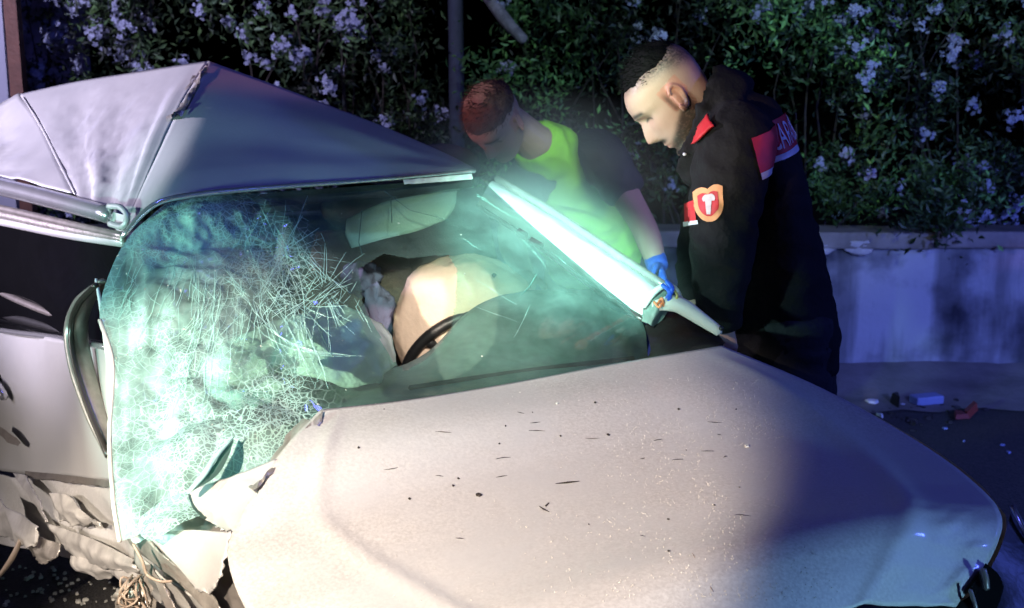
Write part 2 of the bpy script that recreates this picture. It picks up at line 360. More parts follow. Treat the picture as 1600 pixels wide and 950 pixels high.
def glassmat():
    """laminated safety glass: green tint, frosted and crazed where the 'frost' attribute says it was crushed"""
    m, t, b = nodes('cracked_glass'); L = t.links.new; t.nodes.remove(b); out = t.nodes['Material Output']
    at_ = N(t, 'ShaderNodeAttribute', attribute_name='tint'); fr = N(t, 'ShaderNodeSeparateColor'); L(at_.outputs[0], fr.inputs[0])
    frost = fr.outputs[0]; cells = fr.outputs[1]
    tc = N(t, 'ShaderNodeTexCoord')
    wn = N(t, 'ShaderNodeTexNoise', Scale=7.0, Detail=3.0); L(tc.outputs['Object'], wn.inputs['Vector'])
    wm = N(t, 'ShaderNodeMix', data_type='RGBA', blend_type='LINEAR_LIGHT'); wm.inputs[0].default_value = .018; L(tc.outputs['Object'], wm.inputs[6]); L(wn.outputs['Color'], wm.inputs[7])
    masks = []
    for sc, wid in ((19, .028), (44, .050), (105, .085)):
        v = N(t, 'ShaderNodeTexVoronoi', feature='DISTANCE_TO_EDGE', Scale=float(sc)); L(wm.outputs[2], v.inputs['Vector'])
        masks.append(ramp(t, v.outputs['Distance'], [(0, (1, 1, 1)), (wid, (0, 0, 0))]))
    th = [(.45, .90), (.16, .62), (.28, .80)]
    tot = None
    for mk, (a, bb) in zip(masks, th):
        g = N(t, 'ShaderNodeMapRange'); L(cells, g.inputs[0]); g.inputs[1].default_value = a; g.inputs[2].default_value = bb
        mu = N(t, 'ShaderNodeMath', operation='MULTIPLY'); L(mk, mu.inputs[0]); L(g.outputs[0], mu.inputs[1])
        if tot is None: tot = mu.outputs[0]
        else:
            mx = N(t, 'ShaderNodeMath', operation='MAXIMUM'); L(tot, mx.inputs[0]); L(mu.outputs[0], mx.inputs[1]); tot = mx.outputs[0]
    cn = N(t, 'ShaderNodeTexNoise', Scale=11.0, Detail=5.0, Roughness=.65); L(tc.outputs['Object'], cn.inputs['Vector'])
    cr = ramp(t, cn.outputs[0], [(.32, (.45, .45, .45)), (.68, (1.15, 1.15, 1.15))])
    fm = N(t, 'ShaderNodeMath', operation='MULTIPLY', use_clamp=True); L(frost, fm.inputs[0]); L(cr, fm.inputs[1])
    sc_ = N(t, 'ShaderNodeMath', operation='MULTIPLY'); L(tot, sc_.inputs[0]); sc_.inputs[1].default_value = .80
    ad = N(t, 'ShaderNodeMath', operation='ADD', use_clamp=True); L(fm.outputs[0], ad.inputs[0]); L(sc_.outputs[0], ad.inputs[1])
    tr = N(t, 'ShaderNodeBsdfTransparent'); tr.inputs[0].default_value = (.56, .82, .73, 1)
    gl = N(t, 'ShaderNodeBsdfGlossy'); gl.inputs['Roughness'].default_value = .06; gl.inputs[0].default_value = (1, 1, 1, 1)
    fz = N(t, 'ShaderNodeFresnel'); fz.inputs[0].default_value = 1.45
    m1 = N(t, 'ShaderNodeMixShader'); L(fz.outputs[0], m1.inputs[0]); L(tr.outputs[0], m1.inputs[1]); L(gl.outputs[0], m1.inputs[2])
    df = N(t, 'ShaderNodeBsdfDiffuse'); df.inputs[0].default_value = (.54, .82, .76, 1); tl = N(t, 'ShaderNodeBsdfTranslucent'); tl.inputs[0].default_value = (.40, .74, .64, 1)
    m2 = N(t, 'ShaderNodeMixShader'); m2.inputs[0].default_value = .35; L(df.outputs[0], m2.inputs[1]); L(tl.outputs[0], m2.inputs[2])
    m3 = N(t, 'ShaderNodeMixShader'); L(ad.outputs[0], m3.inputs[0]); L(m1.outputs[0], m3.inputs[1]); L(m2.outputs[0], m3.inputs[2])
    L(m3.outputs[0], out.inputs[0]); return m
M['glass'] = glassmat()
M['crack'] = mat('crack_edge', (.46, .78, .70), .25, 0, .3, 60, coat=.5)
M['darkcrack'] = mat('dark_crack', (.05, .10, .09), .4)

# ================================================================== SETTING
gr = link('ground', mesh('ground', [(-60, -20, 0), (60, -20, 0), (60, 120, 0), (-60, 120, 0)], [(0, 1, 2, 3)], False), None, M['asphalt']); tag(gr, kind='structure')
# low concrete wall along the road
WY = 6.45
wall = empty('garden_wall', (0, WY, 0)); tag(wall, 'low mottled concrete wall with coping running below the flowering hedge', 'wall')
nx, nz = 160, 24
Gw = np.array([[(-8 + 16 * i / nx, WY + .02 * noise.noise(Vector((i * .13, j * .2, 0))) - .10 * max(0, 1 - j / 5) ** 2, -.02 + .74 * j / nz) for i in range(nx + 1)] for j in range(nz + 1)])
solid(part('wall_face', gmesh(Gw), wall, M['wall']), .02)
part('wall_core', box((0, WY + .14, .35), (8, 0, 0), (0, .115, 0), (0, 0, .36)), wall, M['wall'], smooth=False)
x = -7.9
while x < 7.8:
    w = random.uniform(.75, 1.05); broke = .9 < x + w / 2 < 1.75
    c = box((x + w / 2, WY + .12 + (.03 if broke else 0), .77 + random.uniform(-.006, .006)), (w / 2 - .006, 0, random.uniform(-.005, .005)), (0, .17, 0), (0, 0, .045))
    bevel(part('coping_stone', c, wall, M['coping'], smooth=False), .012); x += w
for k in range(5):   # patches of render still holding on below the coping
    x0 = 1.05 + .2 * k
    G_ = net([[Vector((x0 - .09 + random.uniform(-.02, .02), WY - .035, .765)), Vector((x0, WY - .045, .765)), Vector((x0 + .09 + random.uniform(-.02, .02), WY - .035, .765))], [Vector((x0 - .08, WY - .03, .72 + random.uniform(-.02, .01))), Vector((x0, WY - .035, .70 + random.uniform(-.02, .02))), Vector((x0 + .07, WY - .03, .72 + random.uniform(-.02, .02)))]], 14, 6)
    solid(part('render_patch', gmesh(crumple(G_, .02, 22, k)), wall, M['render']), .02)
# bank of dirt and rubble washed up against the wall foot
Gd = np.array([[(-8 + 16 * i / 200, WY - .02 - (.62 + .28 * noise.noise(Vector((i * .11, 0, 6))) + .1 * noise.noise(Vector((i * .4, 0, 9)))) * (1 - j / 12), max(.006, .10 * (j / 12) ** 2 + .02 * noise.noise(Vector((i * .25, j * .4, 2))) * (j / 12) + .012 * noise.noise(Vector((i * .9, j * .9, 4))) * min(1, j / 4))) for i in range(201)] for j in range(13)])
tag(link('dirt_bank', mesh('dirt_bank', *gmesh(Gd)[:2]), None, mat('dirt', (.30, .27, .25), .95, 0, .55, 3, .6, 40)), kind='structure')
# leaves, flowers
def leaf_v(p, d, n, l, w):
    s = d.cross(n).normalized(); d = d.normalized(); n = s.cross(d)
    return [p, p + d * l * .45 + s * w + n * l * .08, p + d * l - n * l * .12, p + d * l * .45 - s * w + n * l * .08]
def rdir():
    v = Vector(rng.normal(size=3)); return v.normalized()
def flower_mesh():
    V, Fc = [], []
    for k in range(15):
        c = Vector(rng.normal(size=3)) * .026; c.y = -abs(c.y); nrm = (c.normalized() + rdir() * .6 + Vector((0, -.4, 0))).normalized(); a = nrm.orthogonal().normalized(); b = nrm.cross(a); z = rng.uniform(.7, 1.25)
        for q in range(5):
            th = 2 * math.pi * q / 5 + k; d = (a * math.cos(th) + b * math.sin(th)) * z; sd = nrm.cross(d); k0 = len(V); dr = nrm * rng.uniform(-.006, .004)
            V += [c, c + d * .011 + sd * .006 + nrm * .002, c + d * .018 + dr, c + d * .011 - sd * .006 + nrm * .002]; Fc += [(k0, k0 + 1, k0 + 2, k0 + 3)]
        k0 = len(V); V += [c + Vector((.0008, 0, 0)), c - Vector((.0008, 0, 0)), Vector((0, .03, -.03))]; Fc += [(k0, k0 + 1, k0 + 2)]
    return mesh('flower_cluster', V, Fc, False)
flower_meshes = [flower_mesh() for _ in range(5)]
for fm in flower_meshes: fm.materials.append(M['petal'])
def sprig_mesh():
    V, Fc = [], []
    for k in range(7):
        p = Vector((0, 0, .012 * k)); d = Vector((math.cos(k * 2.4), math.sin(k * 2.4) - .4, .7)); k0 = len(V)
        V += leaf_v(p, d, Vector((0, -.6, 1)), .055, .011); Fc += [(k0, k0 + 1, k0 + 2), (k0, k0 + 2, k0 + 3)]
    k0 = len(V); V += [Vector((-.002, 0, -.05)), Vector((.002, 0, -.05)), Vector((0, 0, .09))]; Fc += [(k0, k0 + 1, k0 + 2)]
    me = mesh('leaf_sprig', V, Fc, False); me.materials.append(M['leaf'])
    a = me.color_attributes.new('tint', 'FLOAT_COLOR', 'POINT'); s = random.uniform(.8, 1.5)
    a.data.foreach_set('color', [s, s * 1.05, s * .9, 1] * len(V)); return me
sprig_meshes = [sprig_mesh() for _ in range(5)]
def shrub(cx, cy, rx, top, nl, nf, label, green=1.0, low=.78):
    t = empty('flowering_shrub', (cx, cy, .3)); tag(t, label, 'shrub', 'shrubs of the flowering hedge behind the wall')
    V, Fc, T = [], [], []
    cl = []
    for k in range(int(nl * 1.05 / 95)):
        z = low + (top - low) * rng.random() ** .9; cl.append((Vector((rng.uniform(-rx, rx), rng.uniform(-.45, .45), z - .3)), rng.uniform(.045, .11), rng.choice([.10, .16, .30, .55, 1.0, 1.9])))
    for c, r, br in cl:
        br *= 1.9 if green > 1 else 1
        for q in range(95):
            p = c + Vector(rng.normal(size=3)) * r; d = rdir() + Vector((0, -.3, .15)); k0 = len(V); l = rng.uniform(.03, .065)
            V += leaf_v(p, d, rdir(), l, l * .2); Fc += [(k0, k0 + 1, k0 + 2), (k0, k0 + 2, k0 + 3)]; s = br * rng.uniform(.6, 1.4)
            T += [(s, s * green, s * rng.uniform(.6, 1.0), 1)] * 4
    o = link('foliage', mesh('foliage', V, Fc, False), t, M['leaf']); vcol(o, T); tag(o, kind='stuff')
    st = []
    for k in range(6):
        a = Vector((rng.uniform(-.15, .15), rng.uniform(-.1, .1), -.3)); e = Vector((rng.uniform(-rx, rx), rng.uniform(-.3, .3), top - .3 - rng.uniform(0, .5)))
        st.append(tube([a, (a * .7 + e * .3) + Vector((rng.uniform(-.2, .2), .1, 0)), (a * .3 + e * .7) + Vector((rng.uniform(-.25, .25), .1, 0)), e], [.011, .008, .006, .002], 6))
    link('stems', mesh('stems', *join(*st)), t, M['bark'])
    for k in range(nf):
        c, r, br = cl[int(rng.integers(len(cl)))]
        f = link('flower_cluster', flower_meshes[k % 5], t); f.location = c + Vector(rng.normal(size=3)) * r + Vector((0, -r * 1.1, 0)); f.rotation_euler = (rng.uniform(-.4, .4), rng.uniform(-.8, .8), rng.uniform(-.6, .6)); f.scale = (rng.uniform(.7, 1.35),) * 3
    for k in range(26):
        c, r, br = cl[int(rng.integers(len(cl)))]
        f = link('leaf_sprig', sprig_meshes[k % 5], t); f.location = c + Vector(rng.normal(size=3)) * r * .8 + Vector((0, -r * 1.2, 0)); f.rotation_euler = (rng.uniform(-.9, .5), rng.uniform(-1, 1), rng.uniform(0, 6)); f.scale = (rng.uniform(.8, 1.3),) * 3
    return t
SH = [(-3.2, 6.95, .45, 2.5, 3600, 120, 'shrub thick with pale flowers beside the lilac wall at the far left'),
      (-2.35, 7.05, .5, 2.5, 4200, 90, 'flowering shrub directly above the crumpled roof peak'),
      (-1.35, 7.0, .5, 2.5, 3800, 80, 'shrub with hanging blue flower clusters left of the bluish pole'),
      (.25, 7.2, .45, 2.0, 3600, 6, 'leafy green shrub with few flowers between the two people'),
      (.95, 7.15, .45, 2.5, 3000, 16, 'dark shrub behind the head of the man in the black jacket'),
      (1.75, 7.0, .42, 2.5, 3800, 26, 'shrub with a bright green clump above the red back band'),
      (2.45, 6.95, .42, 2.5, 3000, 40, 'shrub dotted with small white flowers over the mottled wall'),
      (3.1, 7.0, .42, 2.5, 3000, 32, 'shrub with blue flower clumps at the far right edge'),
      (-.80, 7.35, .28, 2.45, 1900, 14, 'narrow dim shrub filling the gap just left of the bluish pole'),
      (-.35, 7.45, .42, 1.6, 1700, 8, 'low dark shrub behind the bent man with the cropped head')]
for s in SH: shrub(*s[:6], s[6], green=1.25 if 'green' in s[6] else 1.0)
# low plants at the wall top
for k, (a, b_) in enumerate(((1460, 'round green plant spilling over the wall edge'), (1345, 'small green plant at the wall top beside the black jacket'))):
    p = at(a, 335, 6.75); shrub(p.x, 6.72, .14, 1.06, 760, 2, b_, 1.35, low=.84)

# pole, brown post, pale wall and grey panel at the far left, broken branch
pp = at(711, 200, 7.0)
thing('metal_pole', tube([(pp.x, 7.0, 0), (pp.x + .01, 7.0, 1.7), (pp.x - .01, 7.0, 3.4)], [.05, .043, .04], 16, 24), M['pole'], 'dark bluish round pole standing in the dark gap of the hedge', 'pole')
q = at(24, 60, 6.2)
thing('brown_post', join(box((q.x, 6.2, 1.5), (.032, 0, 0), (0, .032, 0), (-.012, 0, 1.5)), box((q.x - .02, 6.2, 3.0), (.045, 0, 0), (0, .045, 0), (0, 0, .02))), M['brown'], 'narrow rusty brown post at the far left above the crushed roof', 'post', smooth=False)
q = at(-40, 60, 6.3)
t = empty('grey_gate', (q.x, 6.3, 0)); tag(t, 'smooth grey panel gate left of the brown post', 'gate')
part('panel', box((q.x - .35, 6.32, 1.75), (.50, 0, 0), (0, .02, 0), (0, 0, 1.05)), t, M['greypanel'], smooth=False)
part('lower_panel', box((q.x - .35, 6.30, .36), (.50, 0, 0), (0, .02, 0), (0, 0, .33)), t, M['black'], smooth=False)
q = at(80, 40, 7.6)
thing('pale_wall', box((q.x - .25, 7.7, 1.4), (.42, 0, 0), (0, .06, 0), (0, 0, 1.4)), M['palewall'], 'pale lilac rendered wall glimpsed behind the flowers at top left', 'wall', smooth=False)
thing('broken_branch', tube(px([(735, -45, 6.9), (770, 5, 6.8), (795, 38, 6.7), (818, 62, 6.62)]), [.028, .034, .036, .028], 10), M['palebark'], 'pale broken branch stub hanging into the dark at the top', 'branch')

# ================================================================== CAR
car = empty('wrecked_car', (0, 2.6, 0)); tag(car, 'silver car with crushed roof, shattered windscreen and dusty bonnet', 'car')
# bonnet
rear = px([(500, 640, 2.31), (640, 624, 2.40), (800, 598, 2.52), (960, 568, 2.65), (1128, 540, 2.78)])
farc = px([(1128, 540, 2.78), (1290, 606, 2.64), (1430, 682, 2.47), (1520, 745, 2.30), (1566, 800, 2.14), (1545, 868, 2.05), (1495, 932, 1.97)])
front = px([(600, 1230, 1.42), (800, 1110, 1.53), (1000, 1030, 1.65), (1200, 972, 1.78), (1345, 943, 1.88), (1440, 935, 1.94), (1495, 932, 1.97)])
near = px([(500, 640, 2.31), (432, 715, 2.16), (366, 825, 2.03), (357, 880, 1.96), (385, 950, 1.86), (460, 1070, 1.68), (600, 1230, 1.42)])
Gh = coons(rear, front, near, farc, 96, 96)
for j in range(97):
    for i in range(97):
        u, v = i / 96, j / 96
        cr = 16 * (u * (1 - u)) * (v * (1 - v))
        z = .022 * cr + .017 * math.exp(-((v - .88) / .20) ** 2) * min(1, 8 * u * (1 - u)) * min(1, (1 - v) * 7)
        for uc in (.05 + .20 * v, .95 - .14 * v):
            dd = u - uc; z += .009 * math.exp(-(dd / (.013 if uc < .5 else .022)) ** 2) * min(1, v * 5) * (1 - v * .3)
        z -= .020 * max(0, (u - (.95 - .14 * v))) * 3 * min(1, v * 4)
        z -= .05 * max(0, v - .86) ** 1.5 * 4 * (1 - u * .4)
        z += .006 * noise.noise(Vector((u * 3, v * 3, 5))) * cr + .012 * math.exp(-((u - .02) / .06) ** 2) * noise.noise(Vector((v * 9, 2, 1)))
        z += .011 * (abs(noise.noise(Vector((u * 16, v * 20, 3)))) * 2 - .5) * math.exp(-((u - .97) / .10) ** 2 - ((v - .88) / .12) ** 2)
        Gh[j, i, 2] += z
hoodm = gmesh(Gh); HB = bvh(hoodm)
solid(part('bonnet', hoodm, car, M['hood']), .006, -1)
hood = car.children[-1]
# torn, folded lip at the bonnet's rear near corner
lip = crumple(net([[(505, 640, 2.30), (478, 668, 2.25), (440, 712, 2.17), (405, 752, 2.10)], [(498, 662, 2.27), (470, 700, 2.22), (432, 735, 2.14), (400, 768, 2.08)], [(470, 652, 2.36), (440, 690, 2.30), (412, 728, 2.24), (385, 765, 2.16)]], 24, 10), .012, 18, 3)
part('bent_lip', gmesh(lip), hood, M['bare'])
# windscreen
gt = px([(258, 318, 2.70), (330, 306, 2.78), (450, 298, 2.92), (600, 288, 3.08), (748, 276, 3.24)])
gb = px([(187, 846, 2.10), (222, 832, 2.12), (300, 775, 2.18), (400, 735, 2.24), (470, 680, 2.34), (520, 642, 2.39), (650, 624, 2.47), (850, 594, 2.62), (1012, 556, 2.86)])
gl_ = px([(258, 318, 2.70), (200, 372, 2.62), (166, 440, 2.55), (156, 500, 2.50), (176, 570, 2.42), (171, 680, 2.30), (177, 780, 2.17), (187, 846, 2.10)])
gr_ = px([(748, 276, 3.24), (830, 350, 3.14), (930, 436, 3.02), (1000, 498, 2.93), (1012, 556, 2.86)])
Gg = coons(gt, gb, gl_, gr_, 240, 180)
msk = np.zeros(Gg.shape[:2]); cols = []
for j in range(181):
    for i in range(241):
        x, y = topx(Gg[j, i]); u, v = i / 240, j / 180
        left = max(0, min(1, (560 - x) / 260)); edge = min(u, 1 - u, v, 1 - v)
        msk[j, i] = left * min(1, edge * 8)
        Gg[j, i] += np.array(ray(x, y)) * (-.05 * 16 * u * (1 - u) * v * (1 - v) * (.4 + left))
Gg = crumple(Gg, .050, 4.2, 11, msk)
Gg = crumple(Gg, -.012, 14, 4, msk)
for j in range(181):
    for i in range(241):
        x, y = topx(Gg[j, i]); k = noise.noise(Vector((x * .012, y * .012, 1)))
        left = max(0, min(1, (450 - x - .25 * max(0, 420 - y)) / 170 + .35 * k))
        st = noise.noise(Vector((x * .040 + y * .006, y * .006, 3))) + .55 * noise.noise(Vector((x * .1, y * .015, 7))); fold = noise.noise(Vector((x * .010, y * .012, 21)))
        f = .10 + (.48 + .26 * st + .20 * fold) * left + .34 * math.exp(-((x - 290) / 110) ** 2 - ((y - 370) / 60) ** 2)
        f = max(f, .05) + .30 * max(0, min(1, (215 - x + 30 * k) / 60)) * left
        f += .55 * math.exp(-((x - 385) / 62) ** 2 - ((y - 715) / 42) ** 2)
        f += .22 * math.exp(-((x - 290) / 70) ** 2 - ((y - 600) / 60) ** 2)
        cell = .12 + .42 * left * max(0, .6 + k + .5 * st) + .95 * math.exp(-((x - 420) / 75) ** 2 - ((y - 655) / 75) ** 2) + .7 * math.exp(-((x - 280) / 60) ** 2 - ((y - 690) / 50) ** 2)
        cell += .8 * math.exp(-((x - 270) / 110) ** 2 - ((y - 345) / 35) ** 2) + .55 * math.exp(-((x - 440) / 60) ** 2 - ((y - 400) / 60) ** 2)
        if x > 580: cell = .05
        cols.append((min(1, f), min(1, cell), 0, 1))
glassm = gmesh(Gg); GB0 = bvh(glassm)
hole = [(566, 470), (560, 420), (600, 396), (640, 404), (700, 398), (714, 420), (712, 470), (704, 520), (668, 560), (632, 580), (610, 560), (590, 520)]
def inside(x, y, poly):
    c = False
    for k in range(len(poly)):
        (x1, y1), (x2, y2) = poly[k - 1], poly[k]
        if (y1 > y) != (y2 > y) and x < (x2 - x1) * (y - y1) / (y2 - y1) + x1: c = not c
    return c
def gone(f):
    c = sum((glassm[0][i] for i in f), Vector()) / 4; x, y = topx(c); return inside(x, y, hole)
glassm = (glassm[0], [f for f in glassm[1] if not gone(f)], glassm[2]); GB = bvh(glassm)
ws = part('windscreen', glassm, car, M['glass']); vcol(ws, cols)
ws['label'] = 'shattered green windscreen peeling away at its left side'
def ribbon(pts, w, B, lift=.004, taper=True):
    P = []
    for x, y in pts:
        h = hit(B, x, y, lift)
        if h is None: return None
        P.append(h)
    V, Fc = [], []
    for k, (p, n) in enumerate(P):
        d = (P[min(k + 1, len(P) - 1)][0] - P[max(k - 1, 0)][0]); s = d.cross(n).normalized(); f = (.25 + .75 * math.sin(math.pi * (k + .5) / len(P))) if taper else 1
        V += [p + s * w * f, p + n * w * .8 * f, p - s * w * f]
        if k:
            a = 3 * (k - 1); Fc += [(a, a + 3, a + 4, a + 1), (a + 1, a + 4, a + 5, a + 2)]
    return V, Fc
def crack(x, y, ang, length, n=7, wob=.18):
    pts = [(x, y)]; st = length / n
    for k in range(n):
        ang += rng.normal() * wob; x += math.cos(ang) * st; y += math.sin(ang) * st; pts.append((x, y))
    return pts
rb = []
def add(pts, w):
    r = ribbon(pts, w, GB)
    if r: rb.append(r)
for k in range(24):   # bundles of near-parallel cracks pouring down the crushed left half
    x0 = rng.uniform(185, 460); y0 = rng.uniform(325, 470); bow = rng.uniform(-.10, .10); a0 = R(90 + (x0 - 330) * -.10 + rng.normal() * 9); ln = rng.uniform(120, 300); seg = 12
    base_ = [(x0, y0)]; a_ = a0
    for q in range(seg):
        a_ += bow + rng.normal() * .07; base_.append((base_[-1][0] + math.cos(a_) * ln / seg, base_[-1][1] + math.sin(a_) * ln / seg))
    for w_ in range(int(rng.integers(3, 7))):
        off = rng.normal() * 11; i0 = int(rng.integers(0, 6)); i1 = int(rng.integers(i0 + 4, seg + 2))
        add([(x + off + rng.normal() * 1.6, y + rng.normal() * 1.5) for x, y in base_[i0:i1]], rng.uniform(.0003, .0008))
    for w_ in range(8):
        q = base_[int(rng.integers(1, seg))]; add(crack(q[0], q[1], rng.uniform(0, 6.28), rng.uniform(8, 34), 3, .15), rng.uniform(.0002, .0006))
for (ix, iy, n_, r1) in ((440, 395, 24, 90), (505, 455, 24, 80), (395, 470, 14, 80), (470, 480, 14, 60)):   # stars round impact points
    for k in range(n_):
        an = 2 * math.pi * k / n_ + rng.normal() * .12; r0 = rng.uniform(3, 22); add(crack(ix + math.cos(an) * r0, iy + math.sin(an) * r0, an, rng.uniform(.35, 1) * r1, 4, .07), rng.uniform(.0003, .0008))
    for k in range(n_):
        an = rng.uniform(0, 6.28); rr = rng.uniform(.15, .8) * r1; add([(ix + math.cos(an + d) * rr, iy + math.sin(an + d) * rr * .9) for d in (0, .12, .24)], rng.uniform(.0003, .0006))
for k in range(70):
    x = rng.uniform(400, 570); y = rng.uniform(430, 500); add(crack(x, y, R(rng.choice([-40, 50]) + rng.normal() * 8), rng.uniform(12, 44), 2, .08), rng.uniform(.0003, .0007))
for k in range(110):   # bruised strip under the roof edge
    x = rng.uniform(185, 360); y = rng.uniform(318, 400); add(crack(x, y, rng.uniform(0, 6.28), rng.uniform(5, 20), 2, .4), rng.uniform(.0002, .0007))
for k in range(16):    # few long thin cracks over the clear right half
    x = rng.uniform(570, 900); y = rng.uniform(300, 480); add(crack(x, y, R(38 + rng.normal() * 16 + (60 if k % 3 == 0 else 0)), rng.uniform(20, 90), 5, .06), rng.uniform(.0002, .0004))
ck = part('crack_lines', join(*rb), ws, M['crack']); tag(ck, kind='stuff')
dk = [r for r in (ribbon(p, .0011, GB, .003, False) for p in (
    [(722, 300), (718, 380), (712, 450), (704, 520), (690, 560)], [(565, 330), (560, 380), (566, 400)], [(838, 430), (826, 450), (812, 464)], [(600, 300), (640, 330), (700, 345)], [(520, 560), (500, 520), (490, 480)], [(610, 310), (612, 350)])) if r]
for d_ in dk: part('dark_crack', d_, ws, M['darkcrack'])
bits = []
for k in range(420):
    x = rng.uniform(160, 760); y = rng.uniform(300, 830)
    if rng.random() > max(.08, (600 - x) / 400): continue
    h = hit(GB, x, y, .005)
    if h:
        a = rdir() * rng.uniform(.0012, .0035); b_ = rdir() * rng.uniform(.0012, .003); k0 = 0
        bits.append(([h[0] + a, h[0] - a + b_, h[0] - b_ + h[1] * .002], [(0, 1, 2)]))
tag(part('glass_crumbs', join(*bits), ws, M['shardglass'], smooth=False), kind='stuff')
# pale rubber edge along the glass
part('edge_seal', tube([Vector(p) for p in curve(gl_[3:], 20)], .0045, 8, 40), ws, M['mirror'])
part('edge_seal', tube(px([(150, 436, 2.60), (158, 480, 2.56), (168, 540, 2.50), (182, 606, 2.44)]), [.003, .005, .008, .006], 8), ws, M['reflect'])
# torn flap and dark rip at the bottom left of the glass
flap = crumple(net([[(213, 828, 2.10), (228, 800, 2.12), (258, 780, 2.14), (292, 766, 2.16)], [(222, 838, 2.07), (240, 818, 2.08), (268, 806, 2.09), (302, 796, 2.11)], [(232, 846, 2.05), (252, 836, 2.06), (280, 820, 2.07), (312, 806, 2.09)]], 24, 12), .006, 25, 2)
fo = part('torn_flap', gmesh(flap), ws, M['glass']); vcol(fo, [(.55, .8, 0, 1)] * len(fo.data.vertices))
rip = net([[(296, 770, 2.12), (328, 735, 2.16), (348, 705, 2.20), (364, 684, 2.24)], [(300, 768, 2.10), (338, 744, 2.14), (356, 715, 2.18), (365, 690, 2.22)]], 10, 3)
part('rip', gmesh(rip), ws, M['darkcrack'])
part('rip_edge', tube(px([(294, 770, 2.10), (318, 742, 2.13), (338, 712, 2.17), (366, 682, 2.22)]), [.004, .006, .005, .001], 8), ws, M['crack'])

# roof: three crushed facets, ridge and a rear fall
peak = (325, 96, 3.30)
fo_ = [peak, (285, 160, 3.12), (245, 245, 2.92), (212, 318, 2.74), (192, 368, 2.64)]
A = coons(px([peak, (440, 138, 3.31), (590, 195, 3.32), (690, 238, 3.32), (742, 264, 3.31)]), px([(192, 368, 2.64), (222, 334, 2.66), (256, 312, 2.69), (330, 300, 2.77), (450, 290, 2.91), (600, 279, 3.07), (742, 266, 3.24)]),
          px(fo_), px([(742, 264, 3.31), (743, 265, 3.28), (742, 266, 3.24)]), 60, 40)
for j in range(41):
    for i in range(61):
        u, v = i / 60, j / 40; A[j, i, 2] += .02 * math.sin(math.pi * v) * math.sin(math.pi * u) + .008 * noise.noise(Vector((u * 4, v * 4, 8))) * math.sin(math.pi * v) * math.sin(math.pi * u)
Bm = [(30, 148, 3.78), (62, 190, 3.55), (92, 250, 3.24), (118, 304, 3.0)]
B_ = coons(px([(30, 148, 3.78), (120, 128, 3.68), (220, 112, 3.5), (290, 101, 3.36), peak]), px([(118, 304, 3.0), (150, 326, 2.84), (192, 368, 2.64)]), px(Bm), px(fo_), 60, 50)
ms = np.array([[math.sin(math.pi * j / 50) ** .5 * math.sin(math.pi * i / 60) ** .5 * (.35 + (j / 50)) for i in range(61)] for j in range(51)])
for j in range(51):   # pleats running down from the peak
    for i in range(61):
        u, v = i / 60, j / 50; a = .014 * math.sin(u * 17 + .8 * math.sin(v * 4)) * v * math.sin(math.pi * u) * (1 - v * .3) + .02 * math.exp(-((u - .93) / .04) ** 2) * math.sin(math.pi * v)
        B_[j, i] += np.array((-.5, -.8, .1)) * a
B_ = crumple(B_, -.012, 4.2, 6, ms); B_ = crumple(B_, -.005, 10, 9, ms); B_ = crumple(B_, .003, 26, 5, ms)
Cc = coons(px([(-220, 240, 3.9), (-60, 190, 3.9), (30, 146, 3.78)]), px([(-220, 262, 4.0), (-60, 262, 3.5), (118, 304, 3.0)]), px([(-220, 240, 3.9), (-220, 262, 4.0)]), px(Bm), 30, 30)
Cc = crumple(Cc, .02, 5, 2, np.array([[math.sin(math.pi * i / 30) for i in range(31)] for j in range(31)]))
rdg = [peak, (440, 138, 3.31), (590, 195, 3.32), (690, 238, 3.32), (742, 264, 3.31)]
D1 = np.array([curve(px(rdg), 30), curve([p + Vector((-.15, .75, -.22)) for p in px(rdg)], 30)])
D2 = np.array([curve(px([(30, 148, 3.78), (120, 128, 3.68), (220, 112, 3.5), (290, 101, 3.36), peak]), 30), curve([p + Vector((-.1, .5, -.35)) for p in px([(30, 148, 3.78), (120, 128, 3.68), (220, 112, 3.5), (290, 101, 3.36), peak])], 30)])
roof = part('roof', join(gmesh(A), gmesh(B_), gmesh(Cc), gmesh(D1), gmesh(D2)), car, M['paint']); solid(roof, .004)
roof['label'] = 'crushed roof folded into a peak'
part('fold_tear', gmesh(crumple(net([[(326, 98, 3.27), (305, 140, 3.15), (285, 180, 3.04)], [(318, 112, 3.24), (296, 146, 3.14), (272, 176, 3.04)], [(310, 110, 3.26), (280, 150, 3.16), (262, 190, 3.05)]], 16, 8), .012, 30, 5)), roof, M['bare'])
part('crease_edge', tube(px([(36, 152, 3.74), (66, 200, 3.50), (95, 258, 3.20), (118, 304, 2.99)]), [.002, .005, .005, .003], 8), roof, M['paint'])
# front roof lip, dark header strip under it
part('roof_lip', tube(px([(192, 370, 2.63), (222, 335, 2.65), (257, 313, 2.68), (330, 301, 2.76), (450, 291, 2.90), (600, 280, 3.06), (742, 267, 3.23)]), [.006, .007, .007, .006, .005, .005, .006], 8, 60), roof, M['chrome'])
hd = net([[(262, 318, 2.71), (420, 302, 2.89), (600, 288, 3.08), (740, 277, 3.25)], [(300, 330, 2.80), (430, 322, 2.95), (600, 308, 3.13), (738, 292, 3.29)]], 30, 4)
part('header_strip', gmesh(hd), car, M['black'])
part('header_tape', gmesh(crumple(net([[(630, 281, 3.045), (690, 276, 3.12), (738, 271, 3.20)], [(632, 288, 3.04), (690, 284, 3.115), (738, 280, 3.195)]], 20, 4), .004, 60, 3)), roof, M['shardglass'])
